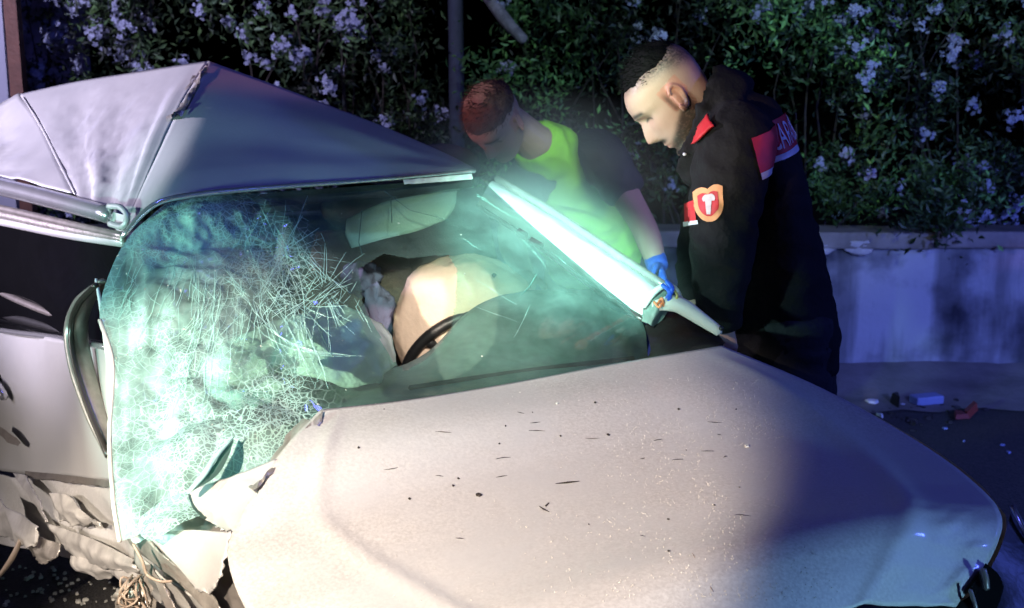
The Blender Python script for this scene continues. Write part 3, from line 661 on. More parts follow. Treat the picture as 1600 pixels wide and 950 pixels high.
# right windscreen pillar
po = [(768, 282, 3.30), (850, 332, 3.21), (940, 392, 3.10), (1038, 456, 2.97)]; pi_ = [(746, 318, 3.25), (830, 372, 3.15), (920, 440, 3.04), (1003, 494, 2.94)]; pu = [(748, 278, 3.27), (838, 340, 3.18), (930, 410, 3.07), (1016, 470, 2.94)]
Gp = net([pi_, [(a[0] * .5 + b[0] * .5, a[1] * .5 + b[1] * .5, a[2] - .010) for a, b in zip(pi_, po)], po, [(a[0] + 6, a[1] + 10, a[2] + .07) for a in po], [(a[0], a[1], a[2] + .08) for a in pi_], pi_], 40, 20)
Gp = crumple(buckle(Gp, .008, 9, 2), .004, 14, 3)
part('windscreen_pillar', gmesh(Gp), car, M['paint'])
part('pillar_seal', tube(px([(750, 324, 3.235), (832, 378, 3.135), (922, 446, 3.025), (1004, 500, 2.925)]), .007, 8, 30), car, M['rubber'])
part('pillar_clip', box(at(816, 366, 3.10), (.012, 0, -.007), (.004, .006, .004), (0, -.004, .006)), car, M['black'], smooth=False)
part('pillar_clip', box(at(838, 380, 3.08), (.016, 0, -.009), (.003, .006, .004), (0, -.004, .004)), car, M['black'], smooth=False)
part('door_frame', tube(px([(776, 280, 3.36), (860, 330, 3.27), (950, 390, 3.15), (1046, 452, 3.02)]), .013, 8), car, M['trimgrey'])
part('pillar_foot', gmesh(crumple(net([[(1000, 500, 2.93), (1012, 470, 2.92), (1032, 448, 2.95)], [(1016, 508, 2.89), (1030, 478, 2.88), (1048, 452, 2.92)], [(1022, 512, 2.93), (1040, 488, 2.94), (1056, 462, 2.97)]], 12, 10), .006, 30, 2)), car, M['dash'])
# cowl between glass and bonnet at the far side
part('cowl', gmesh(net([[(1008, 508, 2.93), (1060, 480, 3.0), (1110, 512, 2.98), (1134, 536, 2.86)], [(1014, 556, 2.84), (1050, 540, 2.84), (1095, 532, 2.83), (1130, 539, 2.80)], [(960, 580, 2.64), (1020, 572, 2.69), (1080, 560, 2.73), (1126, 550, 2.76)]], 20, 12)), car, M['black'])
part('scuttle', gmesh(net([[(500, 642, 2.42), (650, 622, 2.50), (850, 592, 2.65), (1014, 556, 2.87)], [(510, 664, 2.32), (650, 646, 2.40), (850, 612, 2.55), (1060, 566, 2.72)]], 30, 4)), car, M['black'])
# broken mirror bracket with wires
mb = part('mirror_bracket', tube(px([(1022, 478, 2.90), (1048, 474, 2.87), (1068, 480, 2.85), (1095, 498, 2.83), (1124, 518, 2.81)]), [.012, .020, .021, .017, .013], 12, 20, flat=.7), car, M['mirror'])
mb['label'] = 'broken pale mirror arm with wires hanging out'
part('mirror_socket', tube(px([(1004, 478, 2.90), (1020, 458, 2.90), (1040, 446, 2.91), (1056, 452, 2.90), (1064, 470, 2.88)]), [.010, .009, .007, .006, .008], 8, 20), mb, M['mirror'])
part('bolt_hole', ball(at(1127, 513, 2.796), .006, 10), mb, M['black'])
for k, (mt, a, b_, c_) in enumerate((('wire_blue', (1036, 446), (1046, 456), (1044, 478)), ('wire_blue', (1042, 440), (1050, 452), (1040, 470)), ('wire_red', (1026, 478), (1034, 466), (1038, 482)), ('wire_yellow', (1050, 450), (1058, 462), (1050, 478)), ('wire_red', (1022, 472), (1030, 480), (1036, 470)))):
    part('wire', tube([at(*a, 2.89), at(*b_, 2.85), at(*c_, 2.88)], .0035 if mt != 'wire_blue' else .006, 6, 10), mb, M[mt])
# near side: roof rail, drip strips, window gap, door, seal
part('roof_rail', tube(px([(-120, 268, 3.66), (0, 292, 3.26), (90, 314, 2.98), (172, 336, 2.72)]), [.024, .024, .023, .02], 14, 30), car, M['chrome'])
part('rail_end', join(tube(px([(170, 322, 2.72), (188, 324, 2.68), (199, 338, 2.65), (192, 354, 2.65), (172, 350, 2.70)]), .007, 8, 20), gmesh(net([[(172, 330, 2.73), (194, 336, 2.68)], [(172, 352, 2.73), (194, 354, 2.68)]], 4, 4))), car, M['paint'])
for k, (dy, mt) in enumerate(((20, 'trimgrey'), (31, 'bare'), (43, 'paint'))):
    part('drip_strip', tube(px([(-120, 282 + dy, 3.66), (0, 308 + dy * .9, 3.27), (100, 334 + dy * .75, 2.96), (192, 362 + dy * .4, 2.64)]), .011, 8, 24, flat=.7), car, M[mt])
door = part('front_door', gmesh(crumple(coons(px([(-150, 494, 3.85), (0, 515, 3.45), (90, 528, 3.05), (172, 545, 2.62)]), px([(-150, 700, 3.78), (0, 738, 3.40), (90, 745, 3.02), (182, 752, 2.58)]), px([(-150, 494, 3.85), (-150, 600, 3.80), (-150, 700, 3.78)]), px([(172, 545, 2.62), (180, 650, 2.59), (182, 752, 2.58)]), 50, 34), .030, 2.6, 9, None, False)), car, M['paint'])
solid(door, .01, -1); door['label'] = 'dented silver passenger door'
part('handle', tube(px([(-24, 590, 3.43), (0, 612, 3.37), (8, 622, 3.36)]), [.014, .02, .012], 10), door, M['chrome'])
part('handle_recess', ball(at(0, 592, 3.44), (.02, .012, .014), 12), door, M['black'])
part('tear', gmesh(crumple(net([[(-4, 664, 3.36), (14, 676, 3.28), (34, 692, 3.22)], [(-6, 672, 3.37), (10, 690, 3.29), (30, 697, 3.23)]], 10, 5), .006, 30, 3)), door, M['trimgrey'])
part('belt_strip', tube(px([(-100, 496, 3.72), (0, 516, 3.43), (90, 528, 3.04), (168, 543, 2.62)]), .008, 8, 20), door, M['chrome'])
part('window_bar', tube(px([(-20, 448, 3.55), (40, 474, 3.30), (80, 490, 3.16), (112, 502, 3.04)]), [.006, .010, .010, .006], 8), door, M['trimgrey'])
part('window_bar', tube(px([(-20, 490, 3.6), (40, 500, 3.36), (108, 520, 3.06)]), [.012, .016, .012], 8), door, M['black'])
part('side_window', gmesh(net([[(-160, 318, 3.72), (0, 340, 3.33), (100, 358, 3.02), (190, 378, 2.70)], [(-160, 496, 3.90), (0, 517, 3.50), (90, 530, 3.10), (168, 545, 2.68)]], 20, 8)), car, M['darkglass'])
part('door_seal', tube(px([(160, 440, 2.60), (132, 470, 2.68), (119, 510, 2.72), (125, 565, 2.69), (148, 640, 2.62), (176, 712, 2.54)]), [.012, .024, .029, .030, .026, .018], 14, 50, flat=.55, ref=(-.8, -.6, 0)), car, M['trimgrey'])
part('door_seal_edge', tube(px([(150, 446, 2.585), (122, 476, 2.66), (111, 512, 2.70), (117, 568, 2.665), (140, 642, 2.595), (169, 712, 2.52)]), .007, 8, 40), car, M['rubber'])
part('rear_shell', join(gmesh(net([[(-400, 480, 4.6), (-150, 494, 3.86)], [(-400, 720, 4.5), (-150, 700, 3.79)]], 8, 6)), box((-.9, 4.7, .7), (.6, .4, 0), (.3, -.3, 0), (0, 0, .35))), car, M['paint'])
# sill and crumpled lower body
sl = crumple(coons(px([(-150, 704, 3.76), (0, 742, 3.38), (90, 748, 3.0), (185, 756, 2.56)]), px([(-150, 820, 3.7), (0, 852, 3.30), (60, 860, 3.1), (130, 880, 2.80), (230, 912, 2.45), (330, 944, 2.15)]), px([(-150, 704, 3.76), (-150, 820, 3.7)]), px([(185, 756, 2.56), (240, 850, 2.38), (330, 944, 2.15)]), 110, 60), .022, 3.0, 15, None, False, 2.2)
sl = buckle(sl, .026, 3.2, 3, 1.8)
solid(part('sill', gmesh(sl), car, M['muddy']), .004)
def scrap(name, rows, amp, sc, seed, m, lab=None, nu=18, nv=12):
    G = buckle(crumple(net(rows, nu * 2, nv * 2), -amp * .22, sc * .4, seed), amp * .8, sc * .7, seed)
    for q_ in range(G.shape[1]): G[-1, q_] += np.array(noise.noise_vector(Vector((q_ * .35, seed, 1)))) * .008
    for q_ in range(G.shape[0]): G[q_, -1] += np.array(noise.noise_vector(Vector((q_ * .35, seed, 7)))) * .006
    o = part(name, gmesh(G), car, M[m]); solid(o, .003)
    if lab: o['label'] = lab
    return o
scrap('trim_strip', [[(40, 736, 3.18), (100, 742, 2.92), (178, 752, 2.53)], [(40, 745, 3.17), (100, 752, 2.90), (178, 762, 2.52)]], .003, 20, 1, 'trimgrey')
scrap('torn_panel', [[(18, 738, 3.2), (48, 780, 3.02), (70, 815, 2.9)], [(40, 742, 3.12), (60, 785, 2.96), (74, 815, 2.88)]], .02, 12, 4, 'torn')
scrap('torn_panel', [[(76, 770, 2.86), (100, 772, 2.80), (130, 800, 2.70), (156, 816, 2.62)], [(84, 792, 2.82), (104, 800, 2.76), (130, 812, 2.68), (154, 818, 2.61)], [(92, 812, 2.84), (110, 820, 2.78), (130, 820, 2.72), (150, 820, 2.63)]], .02, 14, 8, 'torn')
scrap('torn_panel', [[(-20, 770, 3.2), (20, 800, 3.0), (60, 822, 2.86)], [(-20, 810, 3.16), (14, 830, 3.0), (52, 850, 2.85)], [(-20, 826, 3.2), (10, 842, 3.04), (40, 856, 2.9)]], .03, 9, 12, 'torn')
scrap('underside_lining', [[(30, 838, 2.98), (60, 840, 2.9), (95, 850, 2.8)], [(36, 858, 2.96), (62, 868, 2.88), (92, 866, 2.78)], [(48, 872, 2.97), (66, 880, 2.89), (84, 874, 2.8)]], .03, 12, 5, 'bare')
scrap('torn_panel', [[(74, 818, 2.86), (140, 840, 2.66), (205, 872, 2.48)], [(80, 836, 2.83), (140, 862, 2.63), (210, 890, 2.44)], [(110, 868, 2.78), (150, 884, 2.64), (215, 900, 2.46)]], .022, 12, 21, 'torn')
scrap('torn_panel', [[(110, 868, 2.76), (165, 880, 2.62), (225, 900, 2.44)], [(112, 884, 2.74), (165, 896, 2.6), (228, 918, 2.42)], [(138, 904, 2.72), (180, 908, 2.6), (230, 922, 2.45)]], .02, 16, 17, 'torn')
part('hanging_strap', tube(px([(34, 838, 2.95), (22, 866, 2.94), (8, 888, 2.96), (-10, 910, 3.0)]), [.006, .008, .006, .004], 8), car, M['wire_pale'])
# front wing remains between glass corner and bonnet
scrap('front_wing', [[(280, 768, 2.17), (340, 752, 2.16), (432, 716, 2.155)], [(300, 800, 2.14), (345, 798, 2.10), (380, 800, 2.06)], [(332, 824, 2.10), (350, 830, 2.07), (368, 832, 2.03)]], .012, 14, 2, 'paint', 'crumpled bright silver wing below the windscreen corner')
scrap('front_wing', [[(232, 838, 2.12), (290, 828, 2.10), (360, 832, 2.03)], [(262, 870, 2.10), (310, 868, 2.06), (354, 866, 2.0)], [(306, 918, 2.06), (325, 925, 2.03), (344, 905, 1.99)]], .010, 10, 7, 'paint', 'creased lower flap of the front wing')
scrap('inner_panel', [[(196, 820, 2.24), (300, 770, 2.26), (380, 745, 2.24), (450, 705, 2.24)], [(204, 850, 2.22), (300, 830, 2.2), (370, 810, 2.15), (430, 745, 2.2)], [(260, 900, 2.2), (310, 900, 2.16), (380, 850, 2.1), (420, 800, 2.14)]], .02, 14, 31, 'trimgrey')
scrap('wing_edge', [[(212, 850, 2.20), (232, 872, 2.17), (272, 905, 2.12), (330, 960, 2.02)], [(228, 842, 2.17), (256, 868, 2.13), (300, 905, 2.08), (345, 950, 2.0)]], .008, 14, 9, 'bare')
scrap('inner_wing', [[(345, 862, 2.06), (362, 880, 2.04), (400, 960, 1.98)], [(330, 905, 2.10), (352, 930, 2.06), (380, 990, 2.0)], [(318, 950, 2.12), (345, 975, 2.1), (370, 1020, 2.03)]], .012, 14, 13, 'trimgrey')
scrap('lower_wing', [[(206, 852, 2.30), (250, 900, 2.2), (330, 945, 2.1)], [(215, 890, 2.32), (260, 930, 2.24), (330, 975, 2.14)], [(225, 915, 2.4), (270, 960, 2.3), (330, 1010, 2.2)]], .016, 12, 19, 'torn')
scrap('strut', [[(222, 884, 2.12), (240, 905, 2.08), (262, 960, 2.04)], [(234, 882, 2.11), (254, 912, 2.07), (280, 960, 2.03)]], .006, 18, 23, 'trimgrey')
wl = []
for k in range(14):
    a = at(rng.uniform(205, 222), rng.uniform(896, 912), 2.12); b_ = at(rng.uniform(180, 215), rng.uniform(915, 940), 2.08); c_ = at(rng.uniform(178, 240), rng.uniform(935, 962), 2.1)
    wl.append(tube([a, b_ + Vector(rng.normal(size=3)) * .01, c_], .0022, 6, 10))
part('wiring_loom', join(*wl), car, M['wire_pale'])
part('loom_cover', gmesh(crumple(net([[(200, 905, 2.14), (228, 896, 2.12)], [(178, 935, 2.14), (240, 935, 2.1)], [(178, 965, 2.16), (250, 970, 2.1)]], 12, 12), .02, 30, 2)), car, M['bare'])
part('loose_wire', tube(px([(208, 850, 2.08), (222, 876, 2.07), (230, 898, 2.07), (250, 908, 2.06), (268, 908, 2.07)]), .0028, 6, 24), car, M['wire_pale'])
# far wing, bumper, headlight beyond the bonnet edge
farw = net([[(1134, 545, 2.80), (1290, 610, 2.66), (1432, 686, 2.49), (1524, 750, 2.32), (1572, 806, 2.17)], [Vector(at(1134, 545, 2.80)) + Vector((.10, .08, -.35)), Vector(at(1290, 610, 2.66)) + Vector((.06, .10, -.35)), Vector(at(1432, 686, 2.49)) + Vector((.05, .1, -.35)), Vector(at(1524, 750, 2.32)) + Vector((.05, .08, -.35)), Vector(at(1572, 806, 2.17)) + Vector((.05, .05, -.3))]], 30, 8)
part('far_wing', gmesh(farw), car, M['paint'])
bm_ = net([[(1580, 800, 2.22), (1556, 872, 2.07), (1500, 940, 2.0), (1345, 952, 1.93), (1200, 985, 1.82), (1000, 1045, 1.7)], [(1700, 880, 2.25), (1640, 960, 2.05), (1540, 1020, 1.93), (1345, 1040, 1.88), (1200, 1070, 1.8), (1000, 1130, 1.68)], [(1700, 1150, 2.2), (1650, 1190, 2.02), (1540, 1220, 1.93), (1345, 1240, 1.88), (1200, 1270, 1.8), (1000, 1330, 1.68)]], 40, 14)
part('front_bumper', gmesh(bm_), car, M['black'])
part('bumper_edge', tube(px([(1582, 792, 2.22), (1592, 812, 2.19), (1606, 840, 2.16), (1640, 900, 2.1)]), .006, 8), car, M['chrome'])
part('headlight', gmesh(net([[(1540, 880, 2.03), (1512, 925, 1.98)], [(1562, 900, 2.04), (1530, 950, 1.97)], [(1575, 940, 2.03), (1545, 985, 1.96)]], 10, 10)), car, M['darkglass'])
part('bracket', tube(px([(1536, 890, 2.0), (1540, 905, 1.99), (1541, 920, 1.985)]), .006, 6), car, M['trimgrey'])
part('bracket', tube(px([(1516, 922, 1.97), (1522, 940, 1.96), (1526, 955, 1.955)]), .004, 6), car, M['trimgrey'])
# interior
part('floor_pan', box((-.25, 3.5, .33), (.75, .45, 0), (-.35, .6, 0), (0, 0, .03)), car, M['black'], smooth=False)
part('bulkhead', gmesh(net([[(440, 690, 2.50), (640, 640, 2.62), (840, 608, 2.78), (1020, 566, 2.98)], [(440, 1000, 2.50), (640, 960, 2.62), (840, 900, 2.78), (1020, 860, 2.98)]], 12, 6)), car, M['black'])
part('headliner', gmesh(net([[(250, 330, 2.75), (420, 314, 2.95), (600, 300, 3.12), (738, 288, 3.28)], [(330, 318, 3.2), (450, 305, 3.4), (600, 300, 3.6), (720, 296, 3.7)], [(330, 338, 3.7), (450, 330, 3.9), (600, 325, 4.1), (720, 320, 4.2)]], 20, 10)), car, M['dash'])
dsh = net([[(445, 664, 2.45), (540, 644, 2.50), (680, 622, 2.60), (840, 598, 2.72), (940, 580, 2.82), (1012, 562, 2.92)],
           [(440, 640, 2.55), (540, 622, 2.62), (680, 596, 2.76), (830, 560, 2.90), (940, 552, 2.98), (1012, 548, 3.02)],
           [(440, 620, 2.66), (545, 600, 2.74), (660, 572, 2.90), (760, 500, 3.04), (880, 474, 3.08), (1010, 520, 3.12)],
           [(440, 640, 2.74), (545, 612, 2.82), (660, 566, 2.98), (750, 482, 3.10), (870, 468, 3.16), (1010, 515, 3.2)],
           [(440, 800, 2.76), (545, 780, 2.84), (660, 720, 3.0), (750, 640, 3.12), (870, 640, 3.2), (1010, 640, 3.24)]], 50, 40)
part('dashboard', gmesh(dsh), car, M['dash'])
part('dashboard_seam', tube(px([(640, 606, 2.69), (760, 588, 2.78), (880, 572, 2.86), (990, 560, 2.93)]), .006, 6, 24), car, M['black'])
wc = at(735, 565, 3.22); wn = Vector((-.35, .75, .55)).normalized(); wa = wn.orthogonal().normalized(); wb = wn.cross(wa)
sw = part('steering_wheel', tube([wc + (wa * math.cos(th) + wb * math.sin(th)) * .185 for th in np.linspace(0, 2 * math.pi, 33)], .015, 10, 64, False), car, M['black'])
part('spoke', tube([wc - wb * .18, wc + wb * .18], .014, 8), sw, M['black'])
def bag(c, rad, seed, amp, tail=None):
    V, Fc = ball((0, 0, 0), rad, 44); out = []
    for v in V:
        n = v.normalized(); k = 1 + amp * noise.noise(n * 2.2 + Vector((seed, 0, 0))) - amp * .8 * abs(noise.noise(n * 4.5 + Vector((0, seed, 0))))
        p = v * (k + .075 * (abs(noise.noise(n * 6 + Vector((3, seed, 0)))) - .2) * -1.2)
        if tail is not None:
            f = max(0, n.dot(tail[0])) ** 3; p = p + tail[1] * f
        out.append(p + Vector(c))
    return out, Fc
ab = part('airbag', bag(at(727, 474, 3.19), (.185, .09, .13), 3, .09, (Vector((-.6, 0, -.8)).normalized(), Vector((-.03, 0, -.13)))), car, M['airbag']); ab['label'] = 'slack driver airbag hanging from the steering wheel'
part('vent', ball(at(772, 430, 3.105), (.007, .004, .006), 8), ab, M['black'])
pbg = net([[(340, 528, 2.80), (400, 508, 2.83), (450, 492, 2.85), (540, 484, 2.88), (592, 506, 2.88), (624, 566, 2.80)], [(345, 560, 2.66), (400, 542, 2.68), (450, 524, 2.68), (520, 522, 2.69), (575, 535, 2.72), (606, 580, 2.72)],
           [(350, 590, 2.60), (400, 575, 2.60), (440, 566, 2.60), (500, 562, 2.60), (560, 568, 2.64), (596, 588, 2.68)], [(352, 612, 2.60), (400, 598, 2.60), (438, 582, 2.61), (490, 590, 2.58), (545, 606, 2.60), (588, 594, 2.67)]], 44, 26)
pb = part('airbag', gmesh(crumple(pbg, -.022, 7, 8)), car, M['airbag2']); solid(pb, .004); pb['label'] = 'burst pale passenger airbag draped over the dashboard'
part('airbag_fold', bag(at(385, 585, 2.68), (.10, .06, .08), 15, .3), pb, M['airbag2'])
vis = net([[(542, 345, 3.06), (600, 318, 3.1), (660, 306, 3.16), (712, 300, 3.2)], [(540, 365, 3.04), (600, 342, 3.08), (660, 330, 3.14), (709, 322, 3.18)], [(548, 386, 3.05), (600, 372, 3.08), (650, 360, 3.13), (694, 342, 3.17)]], 20, 10)
solid(part('sun_visor', gmesh(vis), car, M['visor']), .02)
for nm, (x, y, Y), mt in (('seat', (560, 470, 3.55), 'seat'), ('seat', (690, 400, 3.75), 'seat'), ('rear_seat', (500, 430, 4.1), 'dash')):
    c = at(x, y, Y); s = part(nm, loft([(c + Vector((0, .1, -.45)), Vector((.22, .1, 0)), Vector((-.05, .08, 0))), (c + Vector((0, 0, -.2)), Vector((.23, .1, 0)), Vector((-.05, .09, 0))), (c + Vector((0, .06, .12)), Vector((.19, .08, 0)), Vector((-.04, .06, 0))), (c + Vector((0, .08, .2)), Vector((.12, .05, 0)), Vector((-.03, .04, 0)))], 24), car, M[mt])
    if nm == 'seat': part('headrest', ball(c + Vector((0, .08, .27)), (.12, .05, .075), 16), s, M[mt])
part('seat_cover', bag(at(592, 500, 3.42), (.05, .04, .11), 21, .35), car, M['seat2'])
part('seat_cover', bag(at(565, 435, 3.5), (.06, .05, .05), 25, .35), car, M['seat2'])

# ================================================================== debris
def hoodbit(name, x, y, mb_fn, m, label, cat, group=None):
    h = hit(HB, x, y, .001)
    if h is None: return None
    return thing(name, mb_fn(h[0], h[1]), m, label, cat, group, smooth=False)
def chip(s):
    def f(p, n):
        a = n.orthogonal().normalized(); b = n.cross(a); k = len(range(6)); th0 = rng.uniform(0, 6)
        ring = [(th0 + 2 * math.pi * i / 6, rng.uniform(.5, 1)) for i in range(6)]; hh = s * rng.uniform(.25, .6)
        V = [p + (a * math.cos(t) + b * math.sin(t)) * s * r for t, r in ring] + [p + (a * math.cos(t) + b * math.sin(t)) * s * r * .8 + n * hh for t, r in ring]
        return V, [tuple(range(6, 12))] + [(i, (i + 1) % 6, 6 + (i + 1) % 6, 6 + i) for i in range(6)]
    return f
def stick(x2, y2, r=.0016):
    def f(p, n):
        h = hit(HB, x2, y2, .001); q = h[0] if h else p + Vector((.03, 0, 0))
        return tube([p + n * .001, (p + q) / 2 + n * .0015 + rdir() * .0012, q + n * .001], [r * .3, r, r * .3], 5, 4)
    return f
hoodbit('plastic_chip', 748, 774, chip(.007), M['darkbit'], 'single square black chip lying in the middle of the bonnet', 'chip')
hoodbit('forked_twig', 842, 792, lambda p, n: join(stick(858, 801)(p, n), tube([p + Vector((.012, 0, .001)), p + Vector((.018, .012, .002))], .0014, 5, 3)), M['darkbit'], 'small dark forked twig right of the black chip on the bonnet', 'twig')
hoodbit('twig', 1082, 866, stick(1114, 926, .0012), M['twig'], 'long thin twig slanting near the shadow edge of the bonnet', 'twig')
hoodbit('splinter', 868, 757, stick(905, 753, .0018), M['darkbit'], 'long dark splinter lying level above the forked twig', 'splinter')
hoodbit('glass_lump', 1167, 698, chip(.007), M['shardglass'], 'largest bright glass lump on the dark side of the bonnet', 'glass fragment')
hoodbit('glass_lump', 870, 631, chip(.005), M['shardglass'], 'pale glass lump near the rear edge of the bonnet', 'glass fragment')
spots = [(1095, 706), (1060, 640), (1130, 716), (1155, 762), (1148, 806), (930, 630), (1105, 660), (560, 700), (600, 735), (920, 820), (808, 645), (832, 645), (828, 662), (790, 666), (826, 674), (876, 682), (914, 686), (950, 680), (680, 744), (716, 748), (775, 747), (708, 760), (1000, 718), (1072, 704), (1050, 720), (600, 640), (680, 675), (1044, 812), (1000, 838), (1045, 862), (1120, 680), (1150, 640), (1020, 690), (780, 694), (775, 718), (1116, 790), (712, 842), (640, 780)]
for i, (x, y) in enumerate(spots):
    if i % 2: hoodbit('debris_chip', x, y, chip(rng.uniform(.0018, .0042)), M['darkbit'], 'tiny dark chip scattered on the dusty bonnet', 'chip', 'dark chips scattered on the bonnet')
    else: hoodbit('debris_splinter', x, y, stick(x + rng.uniform(6, 26), y + rng.uniform(-4, 3), .0008), M['darkbit'], 'tiny dark splinter scattered on the dusty bonnet', 'splinter', 'dark splinters scattered on the bonnet')
cr_ = []
for k in range(2600):
    x = rng.normal(1090, 110) if rng.random() < .75 else rng.uniform(520, 1400); y = rng.uniform(590, 940)
    if noise.noise(Vector((x * .02, y * .02, 4))) < rng.uniform(-.35, .25): continue
    h = hit(HB, x, y, .0006)
    if h:
        s = rng.uniform(.0005, .0013); a = h[1].orthogonal().normalized() * s; b_ = h[1].cross(a); cr_.append(([h[0] + a, h[0] - a * .5 + b_, h[0] - a * .5 - b_, h[0] + h[1] * s * 1.3], [(0, 1, 3), (1, 2, 3), (2, 0, 3)]))
o = link('glass_grit', mesh('glass_grit', *join(*cr_), False), None, M['grit']); tag(o, 'fine glass grit sprinkled over the dusty bonnet', 'glass grit', kind='stuff')
def gchip(s, flat=.4):
    n = 7; th = sorted(rng.uniform(0, 6.28) for _ in range(n)); V = [Vector((math.cos(t) * s * rng.uniform(.6, 1), math.sin(t) * s * rng.uniform(.6, 1), 0)) for t in th]
    V += [v * .8 + Vector((0, 0, s * flat)) for v in V]
    return V, [tuple(range(n, 2 * n))] + [(i, (i + 1) % n, n + (i + 1) % n, n + i) for i in range(n)]
def gthing(name, x, y, mb_, m, label, cat, group=None):
    g = ground(x, y); o = thing(name, ([g + v for v in mb_[0]], mb_[1]), m, label, cat, group, smooth=False); o.location.z = .002; return o
t = box((0, 0, .025), (.07, .01, .004), (-.01, .04, 0), (0, 0, .022)); bevel(gthing('plastic_box', 1447, 632, t, M['bluebox'], 'pale blue plastic box lying on the road near the wall', 'box'), .008)
gthing('tail_light_piece', 1495, 654, join(gchip(.07, .3), box((.07, .01, .03), (.025, .01, .02), (0, .02, 0), (-.005, 0, .018))), M['redbit'], 'broken dark red lamp piece right of the blue box', 'debris')
gthing('pale_flake', 1362, 630, gchip(.05, .3), M['reflect'], 'flat pale flake left of the blue plastic box', 'debris')
gthing('dark_clump', 1408, 634, gchip(.08, .7), M['darkbit'], 'dark clump of dirt between pale flake and blue box', 'debris')
gthing('paper_scrap', 1422, 583, box((0, -.06, .06), (.055, 0, .02), (0, .02, 0), (0, 0, .03)), M['reflect'], 'crumpled white scrap at the foot of the wall', 'scrap')
gthing('pale_flake', 1372, 652, gchip(.03, .5), M['reflect'], 'small bright flake just beyond the bonnet edge', 'debris')
lumps = []
for k in range(60):
    x, y = 1440 + rng.normal() * 60, 640 + rng.normal() * 16
    if y < 606 or x > 1600: continue
    g_ = ground(x, y); c_ = gchip(rng.uniform(.006, .024), rng.uniform(.3, .9)); lumps.append(([g_ + v for v in c_[0]], c_[1]))
o = link('rubble', mesh('rubble', *join(*lumps), False), None, M['darkbit']); tag(o, 'dark crumbs of rubble strewn on the road before the wall', 'rubble', kind='stuff')
for k in range(26):
    x, y = rng.uniform(1330, 1600), rng.uniform(592, 760)
    if y > 590 + (x - 1330) * .6: continue
    gthing('road_fragment', x, y, gchip(rng.uniform(.008, .02)), M['reflect' if k % 3 == 0 else 'bluebox'], 'tiny pale fragment scattered on the road by the wall', 'fragment', 'fragments scattered on the road by the wall')
for k in range(70):
    x, y = rng.uniform(0, 200), rng.uniform(885, 950)
    gthing('glass_fragment', x, y, gchip(rng.uniform(.004, .012), .8), M['shardglass'], 'tiny glass fragment on the dark road under the door', 'fragment', 'glass fragments on the road under the door')

# ================================================================== PEOPLE
def interp(z, tab):
    zs = [t[0] for t in tab]; return [float(np.interp(z, zs, [t[k] for t in tab])) for k in (1, 2, 3)]
HEAD = [(-.122, .052, .012, .018), (-.115, .072, -.005, .034), (-.10, .086, -.035, .047), (-.078, .082, -.058, .056), (-.06, .088, -.072, .061), (-.035, .088, -.084, .066), (0, .086, -.094, .071), (.02, .083, -.099, .0735), (.035, .094, -.102, .0745), (.062, .092, -.103, .0755), (.085, .078, -.096, .072), (.104, .055, -.080, .060), (.118, .028, -.056, .042), (.126, .0, -.025, .020)]
def sm(z, tab, h=.006):
    v = np.zeros(3)
    for d in (-1, -.5, 0, .5, 1): v += np.array(interp(z + d * h, tab))
    return v / 5
def g2(y, z, y0, z0, sy, sz): return math.exp(-((y - y0) / sy) ** 2 - ((z - z0) / sz) ** 2)
def head_mb(M4):
    n, m = 56, 60; V, Fc = [], []
    for k in range(m + 1):
        z = -.122 + .248 * k / m; f, b, w = sm(z, HEAD)
        for i in range(n):
            th = 2 * math.pi * i / n; c, s = math.cos(th), math.sin(th); x = (f + b) / 2 + (f - b) / 2 * math.copysign(abs(c) ** .82, c); y = w * math.copysign(abs(s) ** .9, s)
            if c > 0:
                wn = .010 + .007 * max(0, min(1, (.02 - z) / .05))
                ny = math.exp(-(y / wn) ** 2); prof = float(np.interp(z, [-.050, -.040, -.028, -.012, .012, .028, .04], [0, .012, .031, .026, .014, .006, 0]))
                x += ny * prof
                for sg in (-1, 1):
                    x -= .013 * g2(y, z, sg * .031, .016, .016, .012); x += .006 * g2(y, z, sg * .031, .015, .010, .008)
                    x += .006 * g2(y, z, sg * .030, .036, .022, .007); x += .004 * g2(y, z, sg * .048, -.012, .018, .016)
                x += .007 * g2(y, z, 0, -.058, .020, .006) + .007 * g2(y, z, 0, -.070, .018, .006) - .005 * g2(y, z, 0, -.064, .022, .0028) - .004 * g2(y, z, 0, -.083, .02, .006) + .006 * g2(y, z, 0, -.100, .018, .012)
            V.append(M4 @ Vector((x, y, z)))
    for k in range(m):
        for i in range(n): Fc.append((k * n + i, k * n + (i + 1) % n, (k + 1) * n + (i + 1) % n, (k + 1) * n + i))
    Fc += [tuple(range(n - 1, -1, -1)), tuple(m * n + i for i in range(n))]
    parts = [(V, Fc)]
    for sg in (-1, 1):
        c = M4 @ Vector((-.008, sg * .077, .004)); Rm = M4.to_3x3() @ Matrix.Rotation(sg * R(22), 3, 'Z') @ Matrix.Rotation(R(-10), 3, 'Y')
        rim = [c + Rm @ Vector((.017 * math.cos(t) * (1.0 if t < math.pi else .9), sg * .004, .030 * math.sin(t) * (1 if math.sin(t) > 0 else .95))) for t in np.linspace(.5, 5.6, 18)]
        parts += [tube(rim, .0052, 8, 36), ball(c + Rm @ Vector((-.002, -sg * .003, 0)), (.014, .004, .026), 12, Rm), ball(c + Rm @ Vector((.006, sg * .001, -.028)), (.008, .005, .010), 10, Rm)]
    return join(*parts)
def frame(origin, fwd, up):
    f = Vector(fwd).normalized(); l = Vector(up).cross(f).normalized(); u = f.cross(l)
    return Matrix.Translation(origin) @ Matrix((f, l, u)).transposed().to_4x4()
